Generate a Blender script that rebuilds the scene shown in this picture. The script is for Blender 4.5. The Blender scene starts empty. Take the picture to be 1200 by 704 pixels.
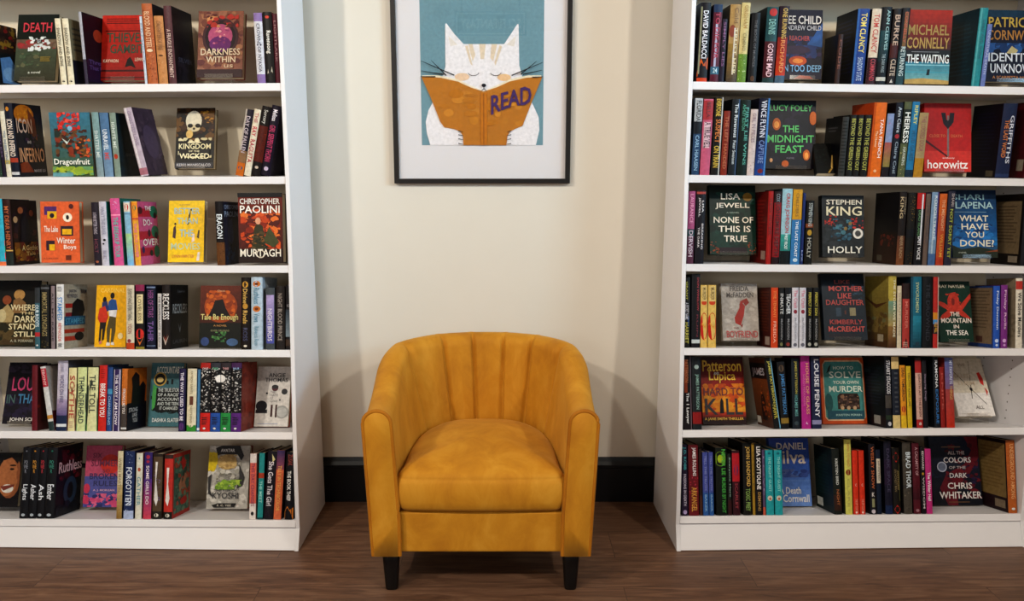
import bpy, bmesh, math, random
from math import sin, cos, pi, radians, atan2, sqrt
from mathutils import Vector, Matrix

scene = bpy.context.scene
C = scene.collection
R = random.Random(7)

# ------------------------------------------------------------------ camera, world, light, exposure
PITCH, CAM_Y, CAM_H, FPX, PCX, PCY = 10.6, -2.95, 1.40, 900.0, 587.0, 352.0
camd = bpy.data.cameras.new('camera')
cam = bpy.data.objects.new('camera', camd); C.objects.link(cam)
cam.location = (0, CAM_Y, CAM_H); cam.rotation_euler = (radians(90 - PITCH), 0, 0)
camd.sensor_width = 36; camd.lens = FPX / 1200 * 36; camd.shift_x = (600 - PCX) / 1200
camd.clip_start = .05
scene.camera = cam
scene.view_settings.view_transform = 'Standard'; scene.view_settings.look = 'None'
scene.view_settings.gamma = 1; scene.view_settings.use_curve_mapping = False
scene.view_settings.exposure = -0.14
world = bpy.data.worlds.new('world'); scene.world = world; world.use_nodes = True
world.node_tree.nodes['Background'].inputs[0].default_value = (.80, .88, 1, 1)
world.node_tree.nodes['Background'].inputs[1].default_value = .06

def area(name, loc, target, size, energy, col, sy=None):
    d = bpy.data.lights.new(name, 'AREA'); d.energy = energy; d.color = col
    d.size = size
    if sy: d.shape = 'RECTANGLE'; d.size_y = sy
    o = bpy.data.objects.new(name, d); C.objects.link(o); o.location = loc
    o.rotation_euler = (Vector(target) - Vector(loc)).to_track_quat('-Z', 'Y').to_euler()
    return o
WARM = (1, .92, .80)
area('ceiling_lamp_light', (-2.05, -2.9, 2.78), (-.5, -.3, .8), .14, 54, WARM)
area('ceiling_lamp_light', (-1.05, -2.9, 2.78), (-.3, -.3, .8), .14, 22, WARM)
area('ceiling_lamp_light', (2.0, -2.9, 2.78), (.5, -.3, .8), .14, 44, WARM)
area('window_and_fill_light', (-2.45, -6.5, 2.0), (-.5, 0, .8), 1.7, 36, (.97, .97, .98), 1.2)
area('window_and_fill_light', (2.3, -6.5, 2.0), (.4, 0, .8), 1.7, 20, (.97, .97, .98), 1.2)  # added fill for the right side; only the left one is a shop window
sw = area('side_window_light', (3.4, -2.6, 2.35), (-.76, -.1, 1.75), .9, 11, (.45, .76, 1), .9); sw.data.spread = radians(50)

# ------------------------------------------------------------------ helpers
def lin(h):
    h = h.lstrip('#')
    if len(h) == 3: h = ''.join(c * 2 for c in h)
    o = []
    for i in (0, 2, 4):
        c = int(h[i:i + 2], 16) / 255
        o.append(c / 12.92 if c <= .04045 else ((c + .055) / 1.055) ** 2.4)
    return (*o, 1)

class MB:
    """collects coloured faces, linked as ONE mesh object"""
    def __init__(s): s.v = []; s.f = []; s.c = []; s.sm = []
    def face(s, pts, col, smooth=False):
        n = len(s.v); s.v += [tuple(p) for p in pts]; s.f.append(tuple(range(n, n + len(pts)))); s.c.append(col); s.sm.append(smooth)
    def grid(s, rows, col, smooth=True, closed=False):
        n = len(s.v); w = len(rows[0])
        for r in rows: s.v += [tuple(p) for p in r]
        for i in range(len(rows) - 1):
            for j in range(w if closed else w - 1):
                k = (j + 1) % w
                s.f.append((n + i * w + j, n + i * w + k, n + (i + 1) * w + k, n + (i + 1) * w + j)); s.c.append(col); s.sm.append(smooth)
    def box(s, a, b, col):
        x0, y0, z0 = a; x1, y1, z1 = b; n = len(s.v)
        s.v += [(x, y, z) for z in (z0, z1) for y in (y0, y1) for x in (x0, x1)]
        for f in ((0, 2, 3, 1), (4, 5, 7, 6), (0, 1, 5, 4), (2, 6, 7, 3), (0, 4, 6, 2), (1, 3, 7, 5)):
            s.f.append(tuple(n + i for i in f)); s.c.append(col); s.sm.append(False)
    def mesh(s, vs, fs, col):
        n = len(s.v); s.v += vs
        for f in fs: s.f.append(tuple(n + i for i in f)); s.c.append(col); s.sm.append(False)
    def prism(s, poly, axis, a, b, col):
        """extrude a polygon of (p,q) along axis x from a to b (p->y, q->z)"""
        A = [(a, p, q) for p, q in poly]; B = [(b, p, q) for p, q in poly]
        if axis == 'y': A = [(p, a, q) for p, q in poly]; B = [(p, b, q) for p, q in poly]
        if axis == 'z': A = [(p, q, a) for p, q in poly]; B = [(p, q, b) for p, q in poly]
        n = len(s.v); k = len(poly); s.v += A + B
        s.f.append(tuple(range(n, n + k))[::-1]); s.f.append(tuple(range(n + k, n + 2 * k)))
        s.c += [col, col]; s.sm += [False, False]
        for i in range(k):
            j = (i + 1) % k; s.f.append((n + i, n + j, n + k + j, n + k + i)); s.c.append(col); s.sm.append(False)
    def tube(s, path, r, col, seg=8, caps=True):
        rows = []
        for i, p in enumerate(path):
            p = Vector(p); a = Vector(path[max(i - 1, 0)]); b = Vector(path[min(i + 1, len(path) - 1)])
            t = (b - a).normalized(); u = t.cross(Vector((0, 0, 1)))
            if u.length < .05: u = t.cross(Vector((0, 1, 0)))
            u.normalize(); w = t.cross(u)
            rows.append([p + (u * cos(2 * pi * k / seg) + w * sin(2 * pi * k / seg)) * r for k in range(seg)])
        s.grid(rows, col, True, True)
        if caps: s.face(rows[0], col); s.face(rows[-1][::-1], col)
    def build(s, name, mat, parent=None, bevel=0, fixn=False):
        me = bpy.data.meshes.new(name); me.from_pydata(s.v, [], s.f)
        at = me.color_attributes.new('Col', 'FLOAT_COLOR', 'CORNER')
        buf = []
        for p, c in zip(me.polygons, s.c): buf += list(c) * p.loop_total
        at.data.foreach_set('color', buf)
        me.polygons.foreach_set('use_smooth', s.sm)
        if fixn:
            bm = bmesh.new(); bm.from_mesh(me); bmesh.ops.remove_doubles(bm, verts=bm.verts, dist=1e-6)
            bmesh.ops.recalc_face_normals(bm, faces=bm.faces); bm.to_mesh(me); bm.free()
        me.materials.append(mat); me.update()
        o = bpy.data.objects.new(name, me); C.objects.link(o)
        if parent: o.parent = parent
        if bevel:
            m = o.modifiers.new('bevel', 'BEVEL'); m.width = bevel; m.segments = 2; m.limit_method = 'ANGLE'
        return o

def thing(name, label, cat, mat=None, group=None):
    o = bpy.data.objects.new(name, None); C.objects.link(o); o.empty_display_size = .05
    if mat is not None: o.matrix_world = mat
    o['label'] = label; o['category'] = cat
    if group: o['group'] = group
    return o
def struct(o): o['kind'] = 'structure'; return o

# ------------------------------------------------------------------ materials
def nodes(name):
    m = bpy.data.materials.new(name); m.use_nodes = True
    nt = m.node_tree; return m, nt, nt.nodes['Principled BSDF']
def N(nt, t, **k):
    n = nt.nodes.new(t)
    for a, b in k.items():
        if a in n.inputs: n.inputs[a].default_value = b
        else: setattr(n, a, b)
    return n
def plain(name, col, rough=.5, noise=0, scale=30, bump=0, spec=.5):
    m, nt, b = nodes(name); b.inputs['Roughness'].default_value = rough; b.inputs['Specular IOR Level'].default_value = spec
    c = lin(col); tc = N(nt, 'ShaderNodeTexCoord'); ns = N(nt, 'ShaderNodeTexNoise', Scale=scale, Detail=4.0)
    nt.links.new(tc.outputs['Object'], ns.inputs['Vector'])
    mx = N(nt, 'ShaderNodeMix', data_type='RGBA'); mx.inputs[6].default_value = tuple(x * (1 - noise) for x in c[:3]) + (1,)
    mx.inputs[7].default_value = tuple(min(1, x * (1 + noise)) for x in c[:3]) + (1,)
    nt.links.new(ns.outputs['Fac'], mx.inputs[0]); nt.links.new(mx.outputs[2], b.inputs['Base Color'])
    if bump:
        bp = N(nt, 'ShaderNodeBump', Strength=bump, Distance=.002); nt.links.new(ns.outputs['Fac'], bp.inputs['Height']); nt.links.new(bp.outputs[0], b.inputs['Normal'])
    return m
def printed(name, rough, spec=.5, noise=.12, gamma=1.0):
    """ink on paper: colour from the printed design, slight mottling"""
    m, nt, b = nodes(name); b.inputs['Roughness'].default_value = rough; b.inputs['Specular IOR Level'].default_value = spec
    gm = N(nt, 'ShaderNodeGamma', Gamma=gamma)
    at = N(nt, 'ShaderNodeAttribute', attribute_name='Col'); tc = N(nt, 'ShaderNodeTexCoord')
    ns = N(nt, 'ShaderNodeTexNoise', Scale=90.0, Detail=5.0); nt.links.new(tc.outputs['Object'], ns.inputs['Vector'])
    mr = N(nt, 'ShaderNodeMapRange'); mr.inputs[1].default_value = .3; mr.inputs[2].default_value = .7
    mr.inputs[3].default_value = 1 - noise; mr.inputs[4].default_value = 1 + noise
    nt.links.new(ns.outputs['Fac'], mr.inputs[0])
    mu = N(nt, 'ShaderNodeVectorMath', operation='SCALE'); nt.links.new(at.outputs['Color'], mu.inputs[0]); nt.links.new(mr.outputs[0], mu.inputs['Scale'])
    nt.links.new(mu.outputs[0], gm.inputs[0]); nt.links.new(gm.outputs[0], b.inputs['Base Color'])
    return m
M_BOOK = printed('book_print', .42, .14, .14, 1.16)
M_INK = printed('lettering_ink', .4, .3, .04)
M_ART = printed('poster_print', .7, .2, .10)
def paper():
    m, nt, b = nodes('page_block'); b.inputs['Roughness'].default_value = .9
    tc = N(nt, 'ShaderNodeTexCoord'); w = N(nt, 'ShaderNodeTexWave', Scale=180.0, Distortion=1.0)
    nt.links.new(tc.outputs['Object'], w.inputs['Vector'])
    r = N(nt, 'ShaderNodeValToRGB'); r.color_ramp.elements[0].color = lin('#b7a383'); r.color_ramp.elements[1].color = lin('#d8c8a6')
    nt.links.new(w.outputs['Fac'], r.inputs[0]); nt.links.new(r.outputs[0], b.inputs['Base Color']); return m
M_PAGE = paper()
M_WHITE = plain('white_laminate', '#e5e3e5', .45, .02, 12)
M_BACKING = plain('cream_backing', '#dccfb6', .6, .03, 10)  # back panels in one even cream, warmer than the white laminate
M_WALL = plain('wall_paint', '#d8d1c4', .8, .025, 6, .05)
M_CEIL = plain('ceiling_paint', '#cfc8ba', .9, .02, 6)
M_BASE = plain('black_baseboard_paint', '#07070a', .4, .1, 20, 0, .25)
M_FRAME = plain('black_frame_wood', '#120d0b', .45, .15, 40, 0, .25)
M_MAT = plain('picture_mount_card', '#e4e0e2', .9, .01, 40)
M_LEG = plain('espresso_leg_wood', '#0d0908', .45, .2, 30, 0, .25)
def drilled():
    """white laminate with two columns of drilled shelf-pin holes"""
    m = plain('drilled_white_laminate', '#e5e3e5', .45, .02, 12); nt = m.node_tree; b = nt.nodes['Principled BSDF']; L = nt.links.new
    src = b.inputs['Base Color'].links[0].from_socket
    tc = N(nt, 'ShaderNodeTexCoord'); sp = N(nt, 'ShaderNodeSeparateXYZ'); L(tc.outputs['Object'], sp.inputs[0])
    def mth(op, a, v):
        n = N(nt, 'ShaderNodeMath', operation=op); L(a, n.inputs[0])
        if isinstance(v, (int, float)): n.inputs[1].default_value = v
        else: L(v, n.inputs[1])
        return n.outputs[0]
    zz = mth('SUBTRACT', mth('FRACT', mth('DIVIDE', sp.outputs[2], .032), 0), .5); zz = mth('MULTIPLY', zz, .032)
    yy = mth('SUBTRACT', mth('ABSOLUTE', mth('ADD', sp.outputs[1], .135), 0), .08)
    d = mth('ADD', mth('MULTIPLY', zz, zz), mth('MULTIPLY', yy, yy)); k = mth('LESS_THAN', d, .0029 ** 2)
    mx = N(nt, 'ShaderNodeMix', data_type='RGBA'); L(k, mx.inputs[0]); L(src, mx.inputs[6]); mx.inputs[7].default_value = lin('#4a3d30'); L(mx.outputs[2], b.inputs['Base Color'])
    return m
M_DRILLED = drilled()
M_DARKCLOTH = plain('black_underlining', '#0c0a0a', .9)

def velvet(name, c0, c1, c2):
    m, nt, b = nodes(name); b.inputs['Roughness'].default_value = .72; b.inputs['Specular IOR Level'].default_value = .2
    b.inputs['Sheen Weight'].default_value = .35; b.inputs['Sheen Roughness'].default_value = .4; b.inputs['Sheen Tint'].default_value = lin('#ffd070')
    tc = N(nt, 'ShaderNodeTexCoord')
    mp = N(nt, 'ShaderNodeMapping'); mp.inputs['Scale'].default_value = (1, 1, .6); nt.links.new(tc.outputs['Object'], mp.inputs[0])
    n1 = N(nt, 'ShaderNodeTexNoise', Scale=10.0, Detail=6.0, Roughness=.62, Distortion=.6); n2 = N(nt, 'ShaderNodeTexNoise', Scale=420.0, Detail=2.0)
    nt.links.new(mp.outputs[0], n1.inputs['Vector']); nt.links.new(tc.outputs['Object'], n2.inputs['Vector'])
    r = N(nt, 'ShaderNodeValToRGB'); e = r.color_ramp.elements
    e[0].position = .32; e[0].color = lin(c0); e[1].position = .68; e[1].color = lin(c2); k = e.new(.5); k.color = lin(c1)
    nt.links.new(n1.outputs['Fac'], r.inputs[0]); nt.links.new(r.outputs[0], b.inputs['Base Color'])
    bp = N(nt, 'ShaderNodeBump', Strength=.25, Distance=.001); nt.links.new(n2.outputs['Fac'], bp.inputs['Height']); nt.links.new(bp.outputs[0], b.inputs['Normal'])
    return m
M_VELVET = velvet('mustard_velvet', '#b07014', '#bf7f1a', '#cb8e28')
M_PIPING = velvet('piping_velvet', '#9c5808', '#a8640c', '#b47012')

def floor_mat():
    m, nt, b = nodes('dark_wood_plank'); L = nt.links.new
    tc = N(nt, 'ShaderNodeTexCoord'); mp = N(nt, 'ShaderNodeMapping'); mp.inputs['Location'].default_value = (.35, .055, 0)
    L(tc.outputs['Object'], mp.inputs[0])
    bk = N(nt, 'ShaderNodeTexBrick', Scale=1.0); bk.offset = .37; bk.inputs['Brick Width'].default_value = 1.2; bk.inputs['Row Height'].default_value = .19
    bk.inputs['Mortar Size'].default_value = .0016; bk.inputs['Mortar Smooth'].default_value = .3
    bk.inputs['Color1'].default_value = (.35, .35, .35, 1); bk.inputs['Color2'].default_value = (.75, .75, .75, 1); bk.inputs['Mortar'].default_value = (0, 0, 0, 1)
    L(mp.outputs[0], bk.inputs[0])
    m2 = N(nt, 'ShaderNodeMapping'); m2.inputs['Scale'].default_value = (1.6, 16, 1); L(tc.outputs['Object'], m2.inputs[0])
    ad = N(nt, 'ShaderNodeVectorMath', operation='ADD'); L(m2.outputs[0], ad.inputs[0]); L(bk.outputs['Color'], ad.inputs[1])
    ns = N(nt, 'ShaderNodeTexNoise', Scale=2.6, Detail=8.0, Roughness=.62, Distortion=1.1); L(ad.outputs[0], ns.inputs['Vector'])
    r = N(nt, 'ShaderNodeValToRGB'); e = r.color_ramp.elements
    e[0].position = .28; e[0].color = lin('#452d21'); e[1].position = .75; e[1].color = lin('#84624b'); k = e.new(.5); k.color = lin('#664734')
    L(ns.outputs['Fac'], r.inputs[0])
    mr = N(nt, 'ShaderNodeMapRange'); mr.inputs[1].default_value = 0; mr.inputs[2].default_value = .75; mr.inputs[3].default_value = .45; mr.inputs[4].default_value = 1.1
    L(bk.outputs['Color'], mr.inputs[0])
    mu = N(nt, 'ShaderNodeVectorMath', operation='SCALE'); L(r.outputs[0], mu.inputs[0]); L(mr.outputs[0], mu.inputs['Scale'])
    L(mu.outputs[0], b.inputs['Base Color']); b.inputs['Roughness'].default_value = .42; b.inputs['Specular IOR Level'].default_value = .35
    bp = N(nt, 'ShaderNodeBump', Strength=.12, Distance=.002); L(ns.outputs['Fac'], bp.inputs['Height']); L(bp.outputs[0], b.inputs['Normal'])
    return m
M_FLOOR = floor_mat()
def clear(name, tint, blend, rough):
    m = bpy.data.materials.new(name); m.use_nodes = True; nt = m.node_tree; nt.nodes.remove(nt.nodes['Principled BSDF'])
    tr = N(nt, 'ShaderNodeBsdfTransparent', Color=tint); gl = N(nt, 'ShaderNodeBsdfGlossy', Roughness=rough)
    mx = N(nt, 'ShaderNodeMixShader'); mx.inputs[0].default_value = blend; nt.links.new(tr.outputs[0], mx.inputs[1]); nt.links.new(gl.outputs[0], mx.inputs[2])
    nt.links.new(mx.outputs[0], nt.nodes['Material Output'].inputs[0]); return m
M_GLASS = clear('picture_glass', (1, 1, 1, 1), .055, .02)
M_ACRYLIC = clear('clear_acrylic', (.97, .96, .95, 1), .10, .08)

# ------------------------------------------------------------------ lettering
_tc = {}
def text_mesh(s):
    """flat lettering normalised to the unit square"""
    if s in _tc: return _tc[s]
    cu = bpy.data.curves.new('lettering', 'FONT'); cu.body = s; cu.resolution_u = 2; cu.offset = .012; cu.align_x = 'CENTER'; cu.space_line = .85
    o = bpy.data.objects.new('lettering', cu); C.objects.link(o)
    dg = bpy.context.evaluated_depsgraph_get(); me = o.evaluated_get(dg).to_mesh()
    vs = [(v.co.x, v.co.y) for v in me.vertices]; fs = [tuple(p.vertices) for p in me.polygons]
    bpy.data.objects.remove(o); bpy.data.curves.remove(cu)
    x0 = min(v[0] for v in vs); x1 = max(v[0] for v in vs); y0 = min(v[1] for v in vs); y1 = max(v[1] for v in vs)
    vs = [((x - x0) / max(x1 - x0, 1e-6), (y - y0) / max(y1 - y0, 1e-6)) for x, y in vs]
    _tc[s] = (vs, fs); return _tc[s]

# ------------------------------------------------------------------ the room
WALL_Y = .03
def slab(name, a, b, mat):
    m = MB(); m.box(a, b, (1, 1, 1, 1)); return struct(m.build(name, mat))
slab('floor', (-3.4, -6.8, -.05), (3.9, WALL_Y, 0), M_FLOOR)
slab('ceiling', (-3.4, -6.8, 2.9), (3.9, WALL_Y, 2.95), M_CEIL)
slab('wall_back', (-3.4, WALL_Y, 0), (3.9, WALL_Y + .1, 2.9), M_WALL)
slab('wall_left', (-3.5, -6.8, 0), (-3.4, WALL_Y, 2.9), M_WALL)
slab('wall_right', (3.9, -6.8, 0), (4.0, WALL_Y, 2.9), M_WALL)
slab('wall_front', (-3.4, -6.9, 0), (3.9, -6.8, 2.9), M_WALL)
bb = MB()
bb.prism([(WALL_Y, 0), (WALL_Y - .016, 0), (WALL_Y - .016, .148), (WALL_Y - .022, .152), (WALL_Y - .022, .163), (WALL_Y - .014, .176), (WALL_Y - .008, .19), (WALL_Y, .19)], 'x', -3.4, 3.9, (1, 1, 1, 1))
struct(bb.build('baseboard_back', M_BASE))

# ------------------------------------------------------------------ camera geometry: a photo point as a ray
CO = Vector((0, CAM_Y, CAM_H))
def ray(px, py):
    p = radians(PITCH); r = (px - PCX) / FPX; u = (PCY - py) / FPX
    return Vector((r, cos(p) + u * sin(p), -sin(p) + u * cos(p)))

# ------------------------------------------------------------------ the two bookcases: deeper towards the floor, lower shelves tilted back
LEFT_CASE = Matrix.Translation((-.722, 0, 0)) @ Matrix.Rotation(radians(-1.3), 4, 'Z')
RIGHT_CASE = Matrix.Translation((.626, 0, 0)) @ Matrix.Rotation(radians(1.3), 4, 'Z')
WIDTH = {'left': 1.30, 'right': 1.285}
PANEL = .015
DEPTH = [.268, .270, .285, .312, .338, .358]
TILT = [0, 0, 4.5, 10, 13.5, 14]
EDGE = {'left': [((0, 99.5), (328, 97.2)), ((0, 207.6), (333, 206.8)), ((0, 311.5), (338, 311)), ((0, 409), (343, 410)), ((0, 505), (345, 506.5)), ((0, 608), (346, 609.5))],
        'right': [((815, 95.5), (1200, 102)), ((810, 205), (1200, 209.3)), ((805, 309.3), (1200, 311.8)), ((800, 407.6), (1200, 408.3)), ((798, 504), (1200, 500.8)), ((796, 605), (1200, 601.8))]}
CASE = {'left': LEFT_CASE, 'right': RIGHT_CASE}
def hit(mat, px, py, axis, val):
    """where the sight line of a photo point meets the plane axis=val of a local frame"""
    inv = mat.inverted(); o = inv @ CO; d = inv.to_3x3() @ ray(px, py)
    t = (val - o[axis]) / d[axis]; return o + d * t
ROW = {}
for side in CASE:
    for i in range(6):
        (x0, y0), (x1, y1) = EDGE[side][i]
        a = hit(CASE[side], x0, y0, 1, -DEPTH[i]); b = hit(CASE[side], x1, y1, 1, -DEPTH[i])
        sl = (b.z - a.z) / (b.x - a.x); z0 = a.z - sl * a.x
        ROW[side, i] = CASE[side] @ Matrix.Translation((0, -DEPTH[i], z0)) @ Matrix.Rotation(-math.atan(sl), 4, 'Y') @ Matrix.Rotation(radians(-TILT[i]), 4, 'X')
W1 = (1, 1, 1, 1)
def bookcase(side, label):
    root = thing('bookcase', label, 'bookcase', CASE[side].copy(), 'white bookcases either side of the armchair')
    s = -1 if side == 'left' else 1; w = WIDTH[side]
    zr = [(CASE[side].inverted() @ ROW[side, i]).translation.z for i in range(6)]
    prof = [(-.002, 0), (-.392, 0), (-DEPTH[5] - .003, zr[5] - .03), (-DEPTH[5] - .003, zr[5] + .01), (-DEPTH[4] - .003, zr[4]), (-DEPTH[3] - .003, zr[3]), (-DEPTH[2] - .003, zr[2]), (-DEPTH[1] - .003, zr[1]), (-DEPTH[0] - .003, zr[0]), (-.268, 2.14), (-.002, 2.14)]
    for x in (0, w - PANEL):
        m = MB(); m.prism(prof, 'x', s * x, s * (x + PANEL), W1)
        m.build('side_panel', M_DRILLED if x else M_WHITE, root, .0015, True)
    m = MB(); m.box((min(s * PANEL, s * (w - PANEL)), -.010, .002), (max(s * PANEL, s * (w - PANEL)), -.003, 2.14), W1); m.build('back_panel', M_BACKING, root)
    m = MB(); m.box((min(s * PANEL, s * (w - PANEL)), -.266, 1.962), (max(s * PANEL, s * (w - PANEL)), -.012, 1.988), W1); m.build('shelf', M_WHITE, root, .0015)
    m = MB(); m.box((min(s * PANEL, s * (w - PANEL)), -.266, 2.114), (max(s * PANEL, s * (w - PANEL)), -.012, 2.139), W1); m.build('top_panel', M_WHITE, root, .0015)
    m = MB(); x0, x1 = sorted((s * PANEL, s * (w - PANEL)))
    m.prism([(-.390, .002), (-DEPTH[5] + .002, zr[5] - .031), (-DEPTH[5] + .02, zr[5] - .031), (-.372, .002)], 'x', x0, x1, W1); m.build('plinth', M_WHITE, root, .0015, True)
    for i in range(6):
        ml = CASE[side].inverted() @ ROW[side, i]
        m = MB(); L = (DEPTH[i] - .014) / cos(radians(TILT[i])) - (.002 if TILT[i] > 1 else 0)
        x0, x1 = sorted((s * (PANEL + .0005), s * (w - PANEL - .0005)))
        m.box((x0, 0, -.026), (x1, L, 0), W1)
        o = m.build('shelf', M_WHITE, root, .0015); o.matrix_local = ml
    return root
bookcase('left', 'white bookcase left of the mustard armchair, tilted lower shelves')
bookcase('right', 'white bookcase right of the mustard armchair, tilted lower shelves')

# ------------------------------------------------------------------ mustard barrel armchair
CX = -.063
def armchair():
    root = thing('armchair', 'mustard yellow velvet barrel armchair with channelled back standing between the bookcases', 'armchair', Matrix.Translation((CX, -.38, 0)))
    oy = .38
    YF, YM = -.68, -.40
    st = [('l', k / 14) for k in range(14)] + [('a', pi * (1 - k / 300)) for k in range(301)] + [('r', 1 - (k + 1) / 14) for k in range(14)]
    def plan(s, a, b):
        k, t = s
        if k == 'l': return Vector((-a, YF + (YM - YF) * t))
        if k == 'r': return Vector((a, YF + (YM - YF) * t))
        n = 2 / 2.2
        c, q = cos(t), sin(t); return Vector((a * math.copysign(abs(c) ** n, c), YM + b * abs(q) ** n))
    def ztop(y):
        t = min(1, max(0, (y + .66) / .46)); t = t * t * (3 - 2 * t); return .632 + .111 * t
    LT = [-.262, -.150, -.043, .070, .172, .264]; LB = [-.176, -.104, -.025, .060, .132, .190]
    rows = []
    for s in st:
        back = max(0, min(1, (plan(s, .36, .33).y + .42) / .12))
        yo = plan(s, .366, .350).y; zt = ztop(yo); r = .042
        loop = []
        def outer(z):
            h = (z - .15) / .55; return plan(s, .344 + .024 * h, .330 + .02 * h)
        def inner(z, puff=True):
            h = max(0, (z - .30) / (zt - .30)); yy = plan(s, .3, .3).y; kk = min(1, max(0, (yy + .64) / .30)); kk = kk * kk * (3 - 2 * kk)
            th = .086 + .010 * (1 - h) * back
            a = .344 + .024 * ((z - .15) / .55) - (.086 + (.004 + .045 * kk) * (1 - h)); b = .330 + .02 * (z - .15) / .55 - th
            p = plan(s, a, b)
            if puff and back > 0:
                dm = min(abs(p.x - (lb + (lt - lb) * h)) for lt, lb in zip(LT, LB))
                g = math.exp(-(dm / .0065) ** 2) * .015 + .006 * back * min(1, dm / .05) * -1 * back
                c = Vector((0, YM)); d = (p - c); d = d.normalized() if d.length > 1e-6 else Vector((0, 1)); p = p + d * g
            return p
        for k in range(17):
            z = .27 + (zt - r - .27) * k / 16; p = inner(z); loop.append((p.x, p.y + oy, z))
        zi = zt - r; pi_ = inner(zi); po = outer(zi)
        for k in range(1, 12):
            a = pi * k / 12; m = (pi_ + po) / 2; e = (pi_ - po) / 2; p = m + e * cos(a)
            loop.append((p.x, p.y + oy, zi + r * sin(a)))
        for k in range(13):
            z = zi - (zi - .15) * k / 12; p = outer(z); loop.append((p.x, p.y + oy, z))
        rows.append(loop)
    m = MB(); m.grid(rows, W1); sh = m.build('backrest_shell', M_VELVET, root, 0, True)
    # arm fronts with piping
    for rr in (rows[0], rows[-1]):
        out = [(p[0], p[2]) for p in rr]; out = [(out[0][0], .15)] + out
        cx = sum(p[0] for p in out) / len(out)
        m = MB(); fr = YF + oy
        ins = [(cx + (x - cx) * .86, min(z, z - .006 if z > .2 else z)) for x, z in out]
        r0 = [(x, fr + .004, z) for x, z in out]; r1 = [(x, fr - .012, z) for x, z in out]
        r2 = [(x, fr - .019, z) for x, z in ins]
        m.grid([r0, r1, r2], W1); m.face([p for p in r2], W1, True)
        m.face([r0[0], r1[0], r2[0], r2[-1], r1[-1], r0[-1]], W1)
        ap = m.build('arm_front', M_VELVET, root, 0, True)
        m = MB(); m.tube([(x, fr - .012, z) for x, z in out], .0065, W1, 8); m.build('piping', M_PIPING, ap)
    # seat cushion
    foot = []
    A, YFc, YBk, YMc = .268, -.694, -.156, -.60
    for k in range(11): foot.append((-A + .035 - .035 * sin(k / 10 * pi / 2), YFc + .035 - .035 * cos(k / 10 * pi / 2)))
    for k in range(1, 8): foot.append((-A + .010 * k / 8, YFc + .035 + (YMc - YFc - .035) * k / 8))
    for k in range(41):
        t = pi * (1 - k / 40); n = 2 / 2.8; c, q = cos(t), sin(t)
        foot.append(((A - .012) * math.copysign(abs(c) ** n, c), YMc + (YBk - YMc) * abs(q) ** n))
    for k in range(7, 0, -1): foot.append((A - .010 * k / 8, YFc + .035 + (YMc - YFc - .035) * k / 8))
    for k in range(10, -1, -1): foot.append((A - .035 + .035 * sin(k / 10 * pi / 2), YFc + .035 - .035 * cos(k / 10 * pi / 2)))
    for k in range(1, 20): foot.append((A - .035 - (2 * A - .07) * k / 20, YFc - .006 * sin(pi * k / 20)))
    cy = -.45
    def ring(ins, z): 
        f = 1 - ins / .26
        return [(x * f, cy + (y - cy) * f + oy, z) for x, y in foot]
    pr = [(.03, .296), (.010, .301), (.002, .312), (-.003, .335), (-.004, .365), (-.001, .392), (.004, .405), (.0075, .4075), (.007, .411), (.014, .421), (.030, .431), (.06, .443), (.11, .455), (.17, .468), (.23, .474)]
    m = MB(); m.grid([ring(*p) for p in pr], W1, True, True); m.face(ring(*pr[-1]), W1, True); m.face(ring(*pr[0])[::-1], W1)
    cu = m.build('seat_cushion', M_VELVET, root, 0, True)
    m = MB(); m.tube([(x * .972, cy + (y - cy) * .972 + oy, .409) for x, y in foot[-21:] + foot[:11]][1:], .003, W1, 6); 
    # front rail, under-lining, legs
    m = MB(); m.box((-.262, -.676 + oy, .152), (.262, -.30 + oy, .292), W1); m.build('front_rail', M_VELVET, root, .008)
    m = MB(); m.box((-.25, -.64 + oy, .143), (.25, -.16 + oy, .151), W1); m.build('underlining', M_DARKCLOTH, root)
    for lx, ly in ((-.297, -.625), (.292, -.625), (-.235, -.17), (.235, -.17)):
        m = MB(); rows_ = []
        for z, r in ((.158, .029), (.10, .0265), (.02, .0215), (.004, .0205), (0, .0185)):
            rows_.append([(lx + r * math.copysign(abs(cos(a)) ** .6, cos(a)), ly + oy + r * math.copysign(abs(sin(a)) ** .6, sin(a)), z) for a in [2 * pi * k / 20 for k in range(20)]])
        m.grid(rows_, W1, True, True); m.face(rows_[0], W1); m.face(rows_[-1][::-1], W1); m.build('leg', M_LEG, root, 0, True)
armchair()

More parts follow.
